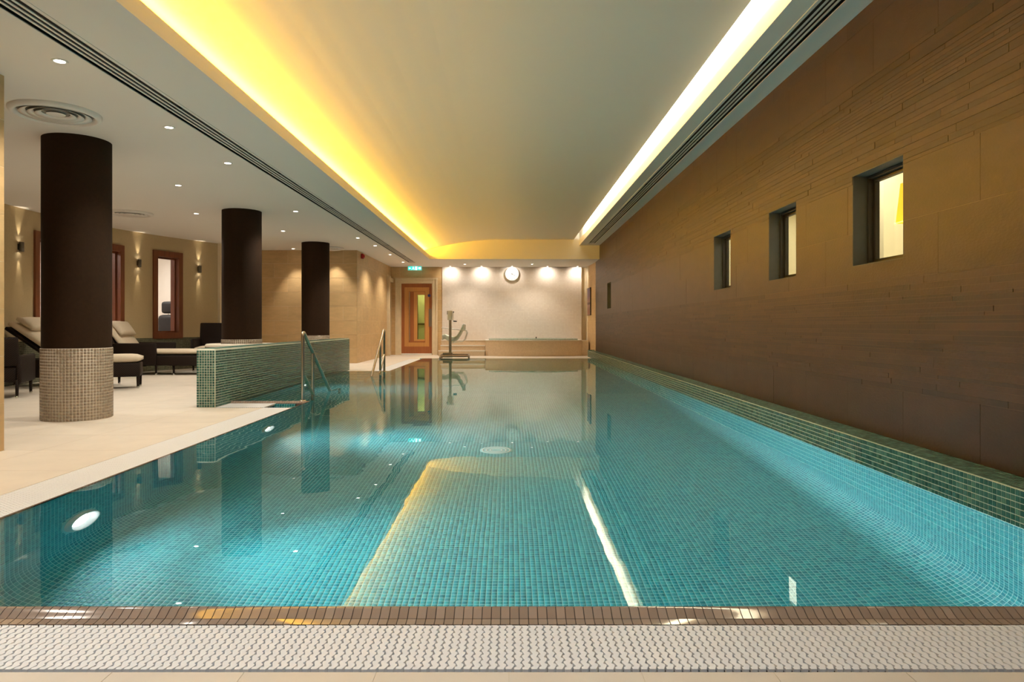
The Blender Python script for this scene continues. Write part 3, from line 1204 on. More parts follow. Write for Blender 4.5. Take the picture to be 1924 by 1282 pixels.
so_.box(SL[0] - .03, SL[1] + .03, -2.6, 19.6, CZ + .09, CZ + .12).box(SL[0] - .03, SL[0], -2.6, 19.6, CZ + .05, CZ + .12).box(SL[1], SL[1] + .03, -2.6, 19.6, CZ + .05, CZ + .12)
so_.build('soffit', 'paint', ceiling)
B(-2.18, XR, -2.6, 1.5, CZ, CZ + .05).build('soffit', 'paint', ceiling)
B(-2.18, XR, 18.52, 21.0, CZ, CZ + .05).box(1.2, XR + .2, 20.9, 22.1, CZ + .0, CZ + .05).build('soffit', 'paint', ceiling)
so2 = MB()
so2.box(1.88, SR[0], -2.6, 18.47, ZR, ZR + .05).box(SR[1], XR + .004, -2.6, 18.47, ZR, ZR + .05).box(SR[0], SR[1], 18.15, 18.47, ZR, ZR + .05)
so2.box(SR[0] - .03, SR[1] + .03, -2.6, 18.2, ZR + .1, ZR + .13)
so2.build('soffit', 'paint', ceiling)
# lip of the cove, its floor and back
MB().box(-2.22, -2.18, -2.6, 18.47, CZ + .05, 2.82).build('cove_lip', 'paint', ceiling)
MB().box(-2.60, -2.22, -2.6, 18.47, CZ + .05, CZ + .07).box(-2.60, -2.55, -2.6, 18.47, CZ + .07, 2.93).build('cove_trough', 'paint', ceiling)
B(-2.18, XR + .004, 18.47, 18.52, CZ, 3.75).box(-2.62, -2.18, 18.47, 18.52, CZ + .05, 3.4).build('end_fascia', 'paint', ceiling)
MB().box(1.88, 1.93, -2.6, 18.47, ZR + .05, 3.66).box(1.15, 1.93, -2.6, 18.47, 3.66, 3.7).box(1.15, 1.2, -2.6, 18.47, 3.265, 3.66).build('light_slot', 'white_plaster', ceiling)
B(-2.18, XR + .004, 1.45, 1.5, CZ + .05, 3.7).build('end_fascia', 'paint', ceiling)
B(-2.62, 2.6, -2.65, -2.6, CZ, 3.7).build('end_fascia', 'paint', ceiling)
ly = thing('cove_light', 'yellow light strip hidden in the cove left of the raised ceiling', 'light', (0, 0, CZ + .07))
MB().add([(-2.292, 1.6, .114), (-2.262, 1.6, .088), (-2.262, 18.4, .088), (-2.292, 18.4, .114)], [(0, 1, 2, 3)]).build('light_strip', 'led_yellow', ly)
MB().prism([(-2.31, 0.0), (-2.260, 0.0), (-2.260, .085), (-2.295, .113), (-2.31, .113)], 1.6, 18.4).xform(Matrix(((1, 0, 0, 0), (0, 0, 1, 0), (0, 1, 0, 0), (0, 0, 0, 1)))).build('strip_base', 'white', ly)
lw = thing('slot_light', 'white light strip hidden in the slot right of the raised ceiling', 'light', (0, 0, 3.265))
MB().add([(1.50, -2.4, .03), (1.50, 16.85, .03), (1.50, 16.85, .09), (1.50, -2.4, .09)], [(0, 1, 2, 3)]).build('light_strip', 'led_white', lw)
B(1.47, 1.497, -2.4, 16.85, 0, .1).build('strip_base', 'white', lw)


def diffuser(label, x0, x1, y0, y1, z):
    t = thing('linear_diffuser', label, 'vent', (x0, y0, z))
    w, l = x1 - x0, y1 - y0
    n = 4
    bl = w * 0.085
    # edge bars, blades between four slots
    p = (w - 2 * 0.018) / n
    B(-.012, .016, 0, l, -.004, .002).build('edge_trim', 'paint', t)
    B(.0, .004, 0, l, .003, .03).build('slot_side', 'black', t)
    B(w - .004, w, 0, l, .003, .03).build('slot_side', 'black', t)
    B(w - .016, w + .012, 0, l, -.004, .002).build('edge_trim', 'paint', t)
    for k in range(1, n):
        B(.018 + k * p - bl / 2, .018 + k * p + bl / 2, 0, l, -.002, .003).build('blade', 'paint', t)
    B(0.0, w, 0, l, .03, .034).build('dark_backing', 'black', t)
    k = 1.0
    yy = 3.2
    while yy < l:
        B(.018, w - .018, yy, yy + .02, .004, .03).build('joint_bridge', 'black', t)
        yy += 2.44


diffuser('long linear slot diffuser with four black slots in the low left ceiling', SL[0] + .012, SL[1] - .012, -2.4, 19.5, CZ)
diffuser('long linear slot diffuser with four black slots above the brown wall', SR[0] + .012, SR[1] - .012, -2.4, 18.1, ZR)

# round vents
for (x, y, lab) in ((-3.83, 5.76, 'large round ceiling vent in front of the nearest column'), (-6.07, 10.9, 'round ceiling vent half hidden by the nearest column'),
                    (-4.19, 15.8, 'round ceiling vent behind the farthest column')):
    t = thing('ceiling_vent', lab, 'vent', (x, y, CZ), 0, 'round ceiling vents')
    MB().lathe([(0.34, 0.0), (0.338, -.016), (0.318, -.036), (0.298, -.036), (0.275, -.002), (.275, 0.0)], n=48).build('flange', 'paint', t)
    MB().lathe([(0, -.001), (.28, -.001)], n=40).build('shade_disc', 'vent_shade', t)
    for r in (0.225, 0.17, 0.115):
        MB().lathe([(r + .034, -.026), (r + .036, -.029), (r - .010, -.010), (r - .012, -.007)], n=40).build('ring', 'paint', t)
    MB().lathe([(0, -.024), (0.055, -.024), (0.07, -.018)], n=24).build('centre_disc', 'paint', t)


# ------------------------------------------------------------------ lamps
dl_ring = MB().lathe([(0.034, -.002), (0.036, -.006), (0.046, -.006), (0.052, -.001), (.052, 0)], n=24).mesh('trim_ring', 'white')
dl_lens = MB().lathe([(0, -.003), (0.035, -.003)], n=20).mesh('lens', 'lamp')
ROW = 'recessed white ceiling downlight, %s'
DL = [(-3.06, 4.64, 'nearest the camera, left of the long slot'), (-3.09, 6.19, 'beside the slot, second from the front'), (-3.12, 7.55, 'beside the slot, third from the front'),
      (-4.25, 8.75, 'between the nearest and second columns'), (-5.03, 10.95, 'left of the top of the second column'), (-3.37, 10.74, 'right of the top of the second column'),
      (-4.31, 12.97, 'between the second and third columns'), (-3.12, 14.0, 'beside the slot, just right of the third column'), (-3.03, 15.36, 'beside the slot, in front of the red alarm box'),
      (-3.03, 17.28, 'beside the slot, second from its far end'), (-3.02, 19.3, 'at the far end of the slot, before the door'), (-5.06, 15.95, 'close to the stone wall left of the third column'),
      (-4.15, 16.0, 'close to the stone wall right of the third column'), (-1.32, 20.0, 'before the mosaic wall, left of the clock'), (0.65, 20.0, 'before the mosaic wall, right of the clock')]
for (x, y, lab) in DL:
    t = thing('downlight', ROW % lab, 'light', (x, y, CZ), 0, 'recessed downlights')
    link('trim_ring', dl_ring, t)
    link('lens', dl_lens, t)
    near = y in (15.95, 16.0)
    spot((x, y, CZ - .03), (0, 0.10 if near else 0, -1), SPOT_W * (0.7 if near else 1), 70 if near else 125, 0.8)
for (x, y) in ((-3.05, 3.0), (-5.6, 7.2), (-6.2, 11.6), (-2.4, 0.7), (-1.0, 0.7), (0.5, 0.7)):  # spots without fixtures: out-of-view downlights, plus added unseen fill over the lounge
    spot((x, y, CZ - .03), (0, 0.35 if y < 1 else 0, -1), SPOT_W * (0.95 if y < 1 else 1), 80 if y < 1 else 125, 0.9, (.93, .96, 1) if y < 1 else (1, .90, .77))
wash = MB().lathe([(0, -.004), (0.022, -.004), (0.03, -.001), (.03, 0)], n=16).mesh('lens', 'lamp')
for x, lab in ((-1.81, 'left end of the mosaic wall'), (-0.86, 'left of the clock'), (0.065, 'directly above the clock'), (1.14, 'right of the clock'), (2.06, 'right end of the mosaic wall')):
    t = thing('wall_washer', 'tiny ceiling spotlight washing the pale mosaic wall, ' + lab, 'light', (x, YB - .30, CZ), 0, 'wall washers over the hot tub')
    link('lens', wash, t)
    MB().lathe([(0.03, 0), (.03, -.005), (.04, -.005), (.043, 0)], n=20).build('trim_ring', 'white', t)
    spot((x, YB - .30, CZ - .02), (0, 0.65, -1), WASH_W, 150, 1.0, (1, .90, .78), 0.02)

for a, lab in ((-3.6, 'left edge of the lounge wall'), (16.4, 'left of the tall timber window'), (27.0, 'right of the tall timber window'), (5.9, 'behind the nearest column')):
    if a == 5.9:
        pass
    x, y = arc(a, CR - .046)
    ang = math.radians(-a)
    t = thing('wall_sconce', 'slim bronze up and down wall sconce, ' + lab, 'light', (x, y, 2.10), ang, 'wall sconces in the lounge')
    MB().lathe([(0.0, -.05), (.027, -.05), (.031, -.072), (.033, -.072), (.033, .072), (.031, .072), (.027, .05), (0, .05)], n=20).build('body', 'sconce_metal', t)
    B(-.046, -.03, -.022, .022, -.045, .045).build('wall_plate', 'dark_metal', t)
    MB().lathe([(0, -.053), (.028, -.053)], n=16).build('lower_lens', 'lamp', t)
    MB().lathe([(0, .053), (.028, .053)], n=16).build('upper_lens', 'lamp', t)
    out = Vector((math.cos(math.radians(a)), -math.sin(math.radians(a)), 0))
    spot((x, y, 2.10 - .08), (-out.x * .10, -out.y * .10, -1), SCONCE_W, 30, 0.9, (1, .84, .6), 0.01)
    spot((x, y, 2.10 + .08), (-out.x * .10, -out.y * .10, 1), SCONCE_W, 36, 0.9, (1, .84, .6), 0.01)


def area(p, d, watts, sx, sy, col):
    l = bpy.data.lights.new('area', 'AREA')
    l.shape = 'RECTANGLE'
    l.size, l.size_y = sx, sy
    l.energy = watts
    l.color = col
    o = bpy.data.objects.new('area', l)
    COL.objects.link(o)
    o.location = p
    o.rotation_euler = Vector(d).to_track_quat('-Z', 'Y').to_euler()
    return o


area((4.3, 7.6, 2.88), (0, 0, -1), ROOM_W, 1.0, 8.0, (1, .93, .78))
for d in (4, 22):
    x, y = arc(d, 9.6)
    area((x, y, 2.68), (0, 0, -1), GYM_W / 2, 0.8, 0.8, (1, .9, .88))
area((-2.9, 22.6, 2.4), (0, 0, -1), 16, 0.5, 0.5, (1, 1, .85))


# ------------------------------------------------------------------ columns
def column(x, y, lab):
    t = thing('column', lab, 'column', (x, y, 0))
    MB().lathe([(0.295, 0.66), (0.295, CZ)], n=64).build('shaft', 'leather', t)
    MB().lathe([(0.302, 0.0), (0.302, 0.684), (0.294, 0.684)], n=67).build('base_core', 'taupe_grout', t)
    n = 67
    p = 2 * PI * 0.3035 / n

    def mp(U, V, H):
        a = U / 0.3035
        r = 0.302 + H
        return np.stack([r * np.cos(a), r * np.sin(a), V + 0.001], 1)
    mosaic('base_tiles', mp, n, 24, p, 0.0042, 0.003, 'taupe', t)
    return t


column(-4.22, 6.66, 'nearest and largest dark brown round column with a taupe mosaic base')
column(-4.22, 10.75, 'second dark brown round column, standing behind the green half wall')
column(-4.24, 14.9, 'third and farthest dark brown round column before the stone wall')
# round mosaic bench at the foot of the second column
bn = thing('round_bench', 'round cream mosaic bench around the second column behind the half wall', 'bench', (-4.22, 10.75, 0))
MB().lathe([(0.33, 0.0), (0.53, 0.0), (0.53, 0.60), (0.515, 0.617), (0.33, 0.617), (.33, 0)], n=64).build('bench_core', 'taupe_grout', bn)


def mp_b(U, V, H):
    a = U / 0.5315
    r = 0.53 + H
    return np.stack([r * np.cos(a), r * np.sin(a), V + 0.01], 1)


mosaic('bench_tiles', mp_b, 117, 20, 2 * PI * .5315 / 117, 0.0042, 0.003, 'taupe', bn)

# green half wall
hw = thing('half_wall', 'low green mosaic half wall between the deck and the pool steps', 'wall')
HX0, HX1, HY0, HY1, HZ = -3.445, AX, 7.5, 13.8, 0.645
MB().rbox(HX0, HX1, HY0, HY1, -0.3, HZ, 0.018, 3).build('half_wall_core', 'green_grout', hw)
k = int((HZ - 0.03) / PITCH)
mosaic('long_face_tiles', plane_map((HX1, HY0 + .012, HZ - .018 - 23 * PITCH), (0, 1, 0), (0, 0, 1), (1, 0, 0)), int((HY1 - HY0 - .02) / PITCH), 23, PITCH, 0.0045, 0.003, 'green', hw)
mosaic('front_face_tiles', plane_map((HX0 + .003, HY0, HZ - .018 - 23 * PITCH), (1, 0, 0), (0, 0, 1), (0, -1, 0)), 7, 23, PITCH, 0.0045, 0.003, 'green', hw)
mosaic('top_tiles', plane_map((HX0 + .003, HY0 + .012, HZ), (1, 0, 0), (0, 1, 0), (0, 0, 1)), 7, int((HY1 - HY0 - .02) / PITCH), PITCH, 0.0045, 0.003, 'green', hw)
mosaic('back_face_tiles', plane_map((HX0, HY0 + .012, HZ - .018 - 23 * PITCH), (0, 1, 0), (0, 0, 1), (-1, 0, 0)), int((HY1 - HY0 - .02) / PITCH), 23, PITCH, 0.0045, 0.003, 'green', hw)


# ------------------------------------------------------------------ handrails
def bend(p0, p1, p2, r, n=6):
    p0, p1, p2 = Vector(p0), Vector(p1), Vector(p2)
    a = p1 + (p0 - p1).normalized() * r
    b = p1 + (p2 - p1).normalized() * r
    return [a * (1 - t) ** 2 + p1 * 2 * t * (1 - t) + b * t * t for t in [i / n for i in range(n + 1)]]


def handrail(lab, y, s, x):
    t = thing('handrail', lab, 'handrail', (x, y, 0), 0, 'pool step handrails')
    T, E = (0, 0, 0.84), (0, s * 1.32, -0.06)
    Q = (0, s * 1.72, -0.10)
    path = [Vector((0, 0, -0.02))] + bend((0, 0, 0), T, E, 0.07, 8) + bend(T, E, Q, 0.10) + [Vector(Q)]
    MB().tube(path, 0.021, 14).build('top_rail', 'steel', t)
    zt = 0.84 - 0.9 * 0.30 - .03
    yy = 0.40
    MB().tube([(0, s * yy, -0.5), (0, s * yy, 0.84 - 0.9 * yy / 1.32)], 0.021, 12).build('post', 'steel', t)
    MB().tube([(0, s * .01, 0.34), (0, s * 0.62, -0.10)], 0.019, 12).build('brace', 'steel', t)
    MB().tube([(0, s * 1.72, -0.10), (0, s * 1.72, -0.8)], 0.021, 12).build('lower_post', 'steel', t)
    MB().lathe([(0.021, .03), (.03, .03), (.045, .012), (.045, 0.0)], n=20).build('floor_flange', 'steel', t)
    return t


handrail('bent steel handrail nearest the camera at the green half wall', 7.98, 1, -2.42)
handrail('bent steel handrail farther away at the far end of the pool steps', 13.15, -1, -2.42)


# ------------------------------------------------------------------ lounge furniture
def puff(m, x0, x1, y0, y1, z0, z1, n=8):
    """A soft cushion: a box that swells towards its middle."""
    v, f = [], []
    for side in (0, 1):
        for i in range(n + 1):
            for j in range(n + 1):
                u, w = i / n, j / n
                e = (1 - (2 * u - 1) ** 4) * (1 - (2 * w - 1) ** 4)
                zc, hz = (z0 + z1) / 2, (z1 - z0) / 2
                k = hz * (0.35 + 0.65 * math.sqrt(max(e, 0)))
                v.append((x0 + (x1 - x0) * u, y0 + (y1 - y0) * w, zc + (k if side else -k)))
    q = (n + 1) ** 2
    for i in range(n):
        for j in range(n):
            a = i * (n + 1) + j
            f.append((a, a + 1, a + n + 2, a + n + 1))
            f.append((q + a, q + a + n + 1, q + a + n + 2, q + a + 1))
    for i in range(n):
        for (a, b) in ((i * (n + 1), (i + 1) * (n + 1)), ((i + 1) * (n + 1) + n, i * (n + 1) + n), (i + 1, i), (n * (n + 1) + i, n * (n + 1) + i + 1)):
            f.append((a, b, q + b, q + a))
    return m.add(v, f, True)


def legs(t, pts, h, r=0.022):
    for (x, y) in pts:
        o = MB().lathe([(0, h + .01), (r, h + .01), (r * .75, 0.03), (0, .03)], (x, y, 0), 12).build('leg', 'rattan', t)
        MB().lathe([(0, .032), (r * .8, .032), (r * .75, 0), (0, 0)], (x, y, 0), 12).build('foot_tip', 'chrome', o)


def lounger(label, loc, rz, side_panel=False, back=0.95, tilt=35, head=-1.10, foot=0.97, hinge=-0.35):
    """Head at -x, foot at +x; about 2 m long."""
    t = thing('sun_lounger', label, 'lounger', loc, rz, 'rattan sun loungers')
    MB().rbox(-0.25, foot, -.34, .34, 0.17, 0.36, .02).build('foot_body', 'rattan', t)
    MB().rbox(head, -0.23, -.36, .36, 0.14, 0.40, .02).build('head_body', 'rattan', t)
    if side_panel:
        for s_ in (-1, 1):
            MB().rbox(head, 0.17, min(s_ * .33, s_ * .38), max(s_ * .33, s_ * .38), 0.18, 0.58, .02).build('side_panel', 'rattan', t)
    puff(MB(), hinge - .01, foot + .01, -.31, .31, 0.36, 0.47).build('mattress', 'cushion', t)
    rot = Matrix.Translation((hinge, 0, 0.40)) @ Matrix.Rotation(math.radians(tilt), 4, 'Y')
    puff(MB(), -back, 0.02, -.31, .31, 0.0, 0.11).xform(rot).build('back_cushion', 'cushion', t)
    MB().rbox(-back, 0.0, -.33, .33, -0.05, 0.0, .015).xform(rot).build('back_frame', 'rattan', t)
    puff(MB(), -back + .02, -back + .32, -.24, .24, 0.09, 0.21).xform(rot).build('pillow', 'cushion', t)
    legs(t, [(head + .1, -.3), (head + .1, .3), (foot - .07, -.29), (foot - .07, .29)] + ([(.15, -.33), (.45, -.29)] if side_panel else []), 0.17)
    return t


lounger('rattan sun lounger behind the nearest column, cream pillow showing left of it', (-6.24, 10.22, 0), math.radians(-6), back=.92, tilt=32, foot=.28)
lounger('rattan sun lounger with high sides, between the nearest column and the half wall', (-6.57, 12.72, 0), 0, True, 0.62, 54, -0.68, hinge=-.48)


ot = thing('rattan_ottoman', 'rattan ottoman with cream cushion just right of the nearest column', 'ottoman', (-5.66, 9.86, 0), math.radians(24))
MB().rbox(-.24, .30, -.24, .24, .17, .37, .02).build('body', 'rattan', ot)
puff(MB(), -.25, .31, -.25, .25, .36, .49).build('cushion', 'cushion', ot)
legs(ot, [(-.20, -.20), (.27, -.20), (-.20, .20), (.27, .20)], .18)


def armchair(label, loc, rz, back=.56, arm=.64):
    """Faces -y."""
    t = thing('rattan_armchair', label, 'chair', loc, rz, 'rattan armchairs')
    rot = Matrix.Translation((0, .27, .40)) @ Matrix.Rotation(math.radians(-9), 4, 'X')
    MB().rbox(-.30, .30, -.03, .03, 0, back, .02).xform(rot).build('backrest', 'rattan', t)
    MB().rbox(-.28, .28, -.28, .28, .20, .40, .02).build('seat', 'rattan', t)
    for s_ in (-1, 1):
        MB().rbox(s_ * .30 - .028, s_ * .30 + .028, -.48, .30, .18, arm, .02).build('arm', 'rattan', t)
    puff(MB(), -.265, .265, -.42, .25, .40, .50).build('seat_cushion', 'cushion', t)
    legs(t, [(-.28, -.44), (.28, -.44), (-.28, .28), (.28, .28)], .22)
    return t


armchair('dark rattan armchair behind the green half wall, left of the second column', (-5.98, 13.75, 0), math.radians(14))
armchair('dark low-backed rattan armchair with cream cushion beside the left wall end', (-6.44, 8.55, 0), math.radians(204), .36, .53)

# ------------------------------------------------------------------ doors
dx = lambda px: (730 + px / 6.41 - 958) * YB / 1283
dz = lambda py: 0.9 - (490 + py / 6.41 - 612) * YB / 1283
d1 = bpy.data.objects.new('door_1', None)
COL.objects.link(d1)
d1.location = ((DX0 + DX1) / 2, YB, 0)
struct(d1, 'orange brown panelled wooden door with a long glass strip')
ox = (DX0 + DX1) / 2


def db(px0, px1, py0, py1, y0, y1):
    return (dx(px0) - ox, dx(px1) - ox, y0, y1, max(dz(py1), 0.012), dz(py0))


def ring(m, o, i, y0, y1):
    """Frame between outer rect o and inner rect i (pixel rects x0,x1,y0,y1)."""
    m.box(*db(o[0], i[0], o[2], o[3], y0, y1)).box(*db(i[1], o[1], o[2], o[3], y0, y1))
    m.box(*db(i[0], i[1], o[2], i[2], y0, y1)).box(*db(i[0], i[1], i[3], o[3], y0, y1))
    return m


ring(MB(), (147, 532, 276, 1120), (190, 488, 320, 1035), .03, .08).build('outer_rail', 'door_dark', d1)
ring(MB(), (190, 488, 320, 1035), (240, 440, 370, 985), .038, .08).build('inlay_panel', 'door_light', d1)
ring(MB(), (240, 440, 370, 985), (304, 436, 376, 970), .032, .08).build('inner_rail', 'door_dark', d1)
ring(MB(), (304, 436, 376, 970), (345, 432, 412, 948), .036, .08).build('glazing_frame', 'door_light', d1)
B(*db(345, 432, 412, 948, .055, .06)).build('pane', 'green_pane', d1)
MB().tube([(dx(255) - ox, -.03, dz(962)), (dx(255) - ox, -.03, dz(378))], .014, 12).build('pull_handle', 'chrome', d1)
for py in (400, 945):
    MB().tube([(dx(255) - ox, -.03, dz(py)), (dx(255) - ox, .035, dz(py))], .010, 10).build('handle_post', 'chrome', d1)
B(*db(483, 518, 580, 795, .022, .032)).build('push_plate', 'grey', d1)
MB().cyl((dx(488) - ox, 0, dz(420)), .045, .022, .031, 24, 'Y').build('sign_disc', 'blue', d1)
B(*db(147, 532, 1118, 1134, .0, .08)).build('threshold', 'white', d1)
ar = MB().box(-.49 - .14, -.49, -.035, .05, 0, DH + .14).box(.49, .49 + .14, -.035, .05, 0, DH + .14).box(-.49, .49, -.035, .05, DH, DH + .14)
ar.box(-.49 - .16, -.49 - .11, -.055, 0, 0, DH + .16).box(.49 + .11, .49 + .16, -.055, 0, 0, DH + .16).box(-.6, .6, -.055, 0, DH + .11, DH + .16)
ar.build('architrave', 'archi', d1)
MB().box(-.49, -.47, 0, .1, 0, DH).box(.47, .49, 0, .1, 0, DH).box(-.47, .47, 0, .1, dz(276), DH).build('door_lining', 'archi', d1)
# lobby beyond the door
struct(MB().box(-3.7, -2.0, 23.2, 23.3, 0, 2.6).box(-3.75, -3.7, 21.3, 23.3, 0, 2.6).box(-2.05, -2.0, 21.3, 23.3, 0, 2.6).box(-3.75, -2.0, 21.3, 23.3, 2.55, 2.6)
       .box(-3.75, -2.0, 21.3, 23.3, -.05, 0).build('wall_lobby', 'white_plaster'), 'pale lobby seen through the glass strip of the door')
struct(MB().box(-3.2, -3.12, 23.15, 23.2, 0, 2.1).box(-2.6, -2.52, 23.15, 23.2, 0, 2.1).box(-3.2, -2.52, 23.15, 23.2, 2.05, 2.13).box(-3.7, -2.0, 23.16, 23.2, .92, .98).build('trim_2', 'grey'))
d2 = bpy.data.objects.new('door_2', None)
COL.objects.link(d2)
d2.location = (XS, 20.62, 0)
struct(d2, 'cream side door in the limestone wall left of the wooden door')
B(0.004, .012, -.26, .34, .01, 2.22).build('door_leaf', 'cream_paint', d2)
MB().box(0, .08, -.37, -.26, 0, 2.34).box(0, .08, -.26, .34, 2.22, 2.34).box(.05, .09, -.39, -.35, 0, 2.36).build('architrave', 'archi', d2)
MB().lathe([(0, .05), (.02, .05), (.022, .03), (.01, .02), (.01, .01)], (0, -.18, 1.0), 12, axis='X').build('knob', 'grey', d2)

# ------------------------------------------------------------------ things on the back wall
ck = thing('wall_clock', 'round white wall clock high on the pale mosaic wall showing four o clock', 'clock', (0.065, YB - .03, 2.485))
MB().lathe([(0, 0), (.205, 0), (.215, -.02), (.215, -.05), (.20, -.058), (.193, -.05), (.193, -.045)], n=48, axis='Y').build('case', 'white', ck)
MB().lathe([(0, -.044), (.194, -.044)], n=40, axis='Y').build('dial', 'white', ck)
for hh in range(12):
    a = hh * PI / 6
    c0, s0 = math.cos(a), math.sin(a)
    m = B(-.005, .005, -.047, -.044, .155, .182)
    m.xform(Matrix.Rotation(a, 4, 'Y')).build('hour_mark', 'black', ck)
B(-.007, .007, -.050, -.047, -.02, .115).xform(Matrix.Rotation(math.radians(121), 4, 'Y')).build('hour_hand', 'black', ck)
B(-.005, .005, -.053, -.050, -.025, .160).xform(Matrix.Rotation(math.radians(4), 4, 'Y')).build('minute_hand', 'black', ck)
MB().lathe([(0, -.056), (.014, -.056), (.014, -.045)], n=16, axis='Y').build('hub', 'black', ck)

es = thing('exit_sign', 'green lit exit sign with white running man above the wooden door', 'sign', (-2.89, 20.75, 2.585))
B(-.205, .205, 0, .03, 0, .115).build('sign_face', 'exit_green', es)
MB().box(-.215, .215, -.002, .034, -.008, 0).box(-.215, .215, -.002, .034, .115, .12).box(-.215, -.205, -.002, .034, 0, .115).box(.205, .215, -.002, .034, 0, .115).build('sign_frame', 'white', es)
# running man, arrow and doorway
pm = MB().lathe([(0, -.003), (.011, -.003)], (-.045, 0, .092), 14, axis='Y')
pm.add([(-.075, -.003, .074), (-.048, -.003, .080), (-.038, -.003, .050), (-.058, -.003, .046)], [(0, 1, 2, 3)])
pm.add([(-.058, -.003, .050), (-.044, -.003, .050), (-.070, -.003, .026), (-.100, -.003, .018), (-.100, -.003, .027), (-.078, -.003, .033)], [(0, 1, 2, 3, 4, 5)])
pm.add([(-.050, -.003, .052), (-.036, -.003, .050), (-.014, -.003, .036), (-.022, -.003, .010), (-.033, -.003, .012), (-.027, -.003, .033)], [(0, 1, 2, 3, 4, 5)])
pm.add([(-.048, -.003, .080), (-.044, -.003, .071), (-.016, -.003, .060), (-.014, -.003, .068)], [(0, 1, 2, 3)])
pm.build('running_man', 'exit_white', es)
MB().add([(.01, -.003, .01), (.075, -.003, .01), (.075, -.003, .105), (.01, -.003, .105)], [(0, 1, 2, 3)]).build('doorway', 'exit_white', es)
MB().add([(-.19, -.003, .058), (-.155, -.003, .085), (-.155, -.003, .067), (-.12, -.003, .067), (-.12, -.003, .049), (-.155, -.003, .049), (-.155, -.003, .031)], [(0, 1, 2, 3, 4, 5, 6)]).build('arrow', 'exit_white', es)
MB().add([(.11, -.003, .03), (.185, -.003, .03), (.185, -.003, .085), (.11, -.003, .085)], [(0, 1, 2, 3)]).build('panel_block', 'exit_white', es)

al = thing('fire_alarm', 'small red fire alarm box at the top corner of the limestone wall', 'alarm', (XS + .007, 16.75, 2.60))
MB().rbox(0, .06, -.06, .06, -.06, .06, .012).build('housing', 'red', al)
MB().lathe([(0, .085), (.03, .082), (.045, .06)], n=20, axis='X').build('sounder_dome', 'red', al)
for k in range(3):
    B(.061, .064, -.045, .045, -.05 + k * .012, -.044 + k * .012).build('slot_rib', 'red', al)

pc = thing('wall_picture', 'narrow striped purple and brown canvas on the short side wall at the right', 'picture', (XR - .008, 20.55, 1.62))
B(-.05, -.002, -.42, .42, -.40, .40).build('canvas_face', 'canvas', pc)
MB().box(-.055, 0, -.432, -.42, -.41, .41).box(-.055, 0, .42, .432, -.41, .41).box(-.055, 0, -.42, .42, .40, .41).box(-.055, 0, -.42, .42, -.41, -.40).build('edge_frame', 'dark_metal', pc)

# ------------------------------------------------------------------ hot tub and its steps
tub = thing('hot_tub', 'raised oval hot tub with green mosaic rim below the pale mosaic wall', 'hot tub', (0.70, 20.3, 0))
pts = []
for k in range(25):
    u = -1 + 2 * k / 24
    pts.append((u * 1.43, -0.40 + 0.36 * u * u))
pts += [(1.43, .66), (-1.43, .66)]
MB().prism(pts, 0, 0.458).build('plinth', 'cream_mosaic', tub)
MB().prism([(p[0] * 1.005, p[1] - .012 if p[1] < .6 else p[1]) for p in pts], 0.458, 0.472).build('coping', 'white', tub)


def oval(a, b, c, n=64):
    return [(a * math.cos(2 * PI * k / n), c + b * math.sin(2 * PI * k / n)) for k in range(n)]


o_, i_ = oval(1.33, .47, .13), oval(1.24, .39, .13)
m = MB()
n = len(o_)
m.add([(x, y, .47) for x, y in o_] + [(x, y, .515) for x, y in o_] + [(x, y, .52) for x, y in i_] + [(x, y, .47) for x, y in i_],
      [(r * n + k, r * n + (k + 1) % n, (r + 1) * n + (k + 1) % n, (r + 1) * n + k) for r in range(3) for k in range(n)])
m.build('rim', 'pale_green', tub)
MB().add([(x, y, .49) for x, y in i_], [tuple(range(n))]).build('tub_water', 'pale_green', tub)
MB().tube([(.1, .50, .505), (.1, .50, .545), (.1, .42, .545)], .018, 10).build('spout', 'black', tub)
MB().box(1.43, 1.64, .02, .66, 0, .45).build('side_block', 'cream_mosaic', tub)
st = thing('tub_steps', 'three cream mosaic steps leading up to the left of the hot tub', 'steps', (-1.40, 20.3, 0))
for k, (y, z) in enumerate(((-.10, .15), (.15, .30), (.40, .458))):
    a = B(-.72 if k == 0 else -.68, .655, y, y + (.25 if k < 2 else .27), 0, z).build('step', 'cream_mosaic', st)
    B(-.72 if k == 0 else -.68, .67, y - .014, y + .06, z - .012, z + .014).build('nosing', 'white', a)

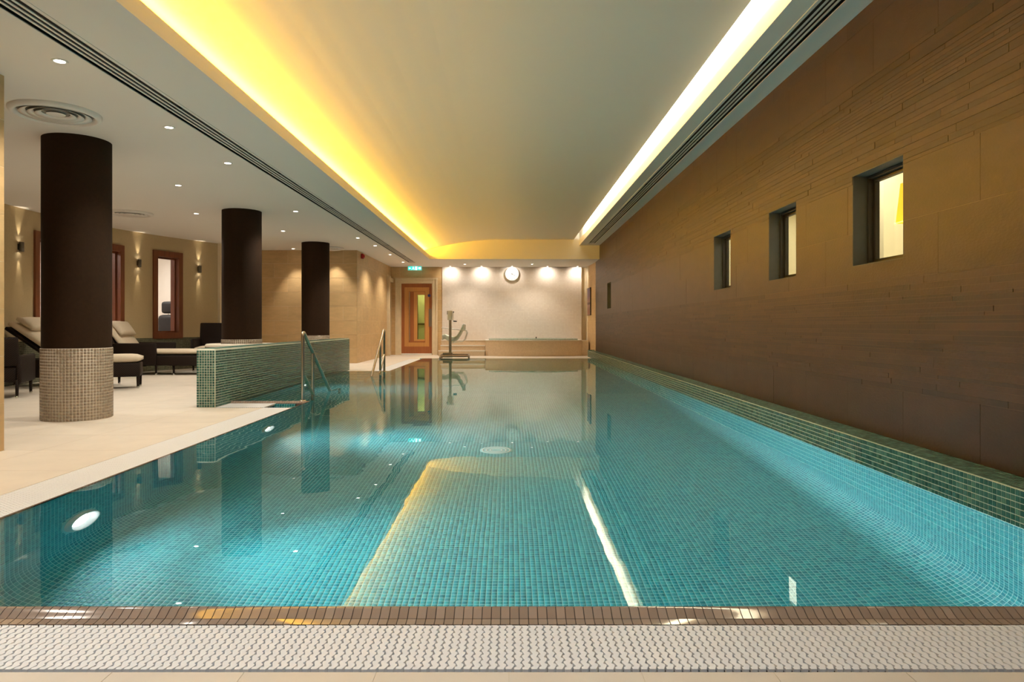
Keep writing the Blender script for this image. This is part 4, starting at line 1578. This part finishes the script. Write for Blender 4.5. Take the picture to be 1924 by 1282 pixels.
# ------------------------------------------------------------------ pool hoist
ho = thing('pool_hoist', 'steel pool access hoist with crank head and pale moulded seat at the far pool edge', 'pool hoist', (-1.63, 18.68, 0))
B(-.035, .035, -.035, .035, .03, 1.06).build('mast', 'steel', ho)
MB().rbox(-.075, .055, -.07, .07, 1.05, 1.31, .02).build('crank_housing', 'ivory', ho)
MB().box(-.085, -.06, -.06, .06, 1.20, 1.30).xform(Matrix.Translation((0, 0, 0))).build('side_cover', 'dark_metal', ho)
c = MB().tube([(.05, -.02, 1.28), (.075, -.02, 1.28), (.085, -.02, 1.02)], .008, 8).build('crank_arm', 'ivory', ho)
MB().tube([(.085, -.02, 1.02), (.18, -.02, 1.015)], .016, 10).build('crank_grip', 'black', c)
MB().lathe([(0, .075), (.02, .07), (.02, .05), (0, .045)], (.03, -.02, 1.27), 12, axis='X').build('knob', 'black', ho)
MB().tube([(-.25, -.26, .07), (.52, -.26, .07)], .022, 10).tube([(-.25, .2, .10), (.50, .2, .10)], .022, 10).tube([(-.25, -.26, .07), (-.25, .2, .1)], .022, 10).tube([(.52, -.26, .07), (.50, .2, .1)], .022, 10).build('base_frame', 'grey', ho)
MB().box(-.2, .06, -.06, .06, .03, .16).build('base_block', 'grey', ho)
for (x, y) in ((-.25, -.26), (.52, -.26), (-.25, .2), (.50, .2)):
    MB().cyl((x, y, .04), .04, -.02, .02, 16, 'X').build('wheel', 'grey', ho)
# seat shell: a swept profile (side view), turned to face left
sp = [(-.26, .50), (-.20, .53), (-.08, .47), (.06, .45), (.16, .50), (.24, .62), (.30, .74), (.33, .80)]
m = MB()
nn = len(sp)
v = []
for y, dz_ in ((-.22, .13), (-.15, .0), (.15, .0), (.22, .13)):
    v += [(x + .02, .35 + y, z + dz_) for x, z in sp]
fs = [(r * nn + i, r * nn + i + 1, (r + 1) * nn + i + 1, (r + 1) * nn + i) for r in range(3) for i in range(nn - 1)]
m.add(v, fs, True)
seat = m.build('seat_shell', 'seat_shell', ho)
sm = seat.modifiers.new('thickness', 'SOLIDIFY')
sm.thickness = 0.018
MB().rbox(.30, .40, .27, .43, .78, .95, .04, 3).build('headrest', 'white', ho)
MB().tube([(-.25, .15, .84), (.1, .15, .80), (.42, .15, .76), (.44, .15, .70), (.38, .15, .52), (.32, .15, .46), (.1, .15, .44)], .012, 8).build('arm_rail', 'white', ho)
MB().tube([(-.25, .55, .84), (.1, .55, .80), (.42, .55, .76), (.44, .55, .70), (.38, .55, .52), (.32, .55, .46), (.1, .55, .44)], .012, 8).build('arm_rail', 'white', ho)
MB().tube([(0, .02, .42), (.05, .2, .42), (.08, .36, .44)], .02, 10).build('seat_arm', 'chrome', ho)
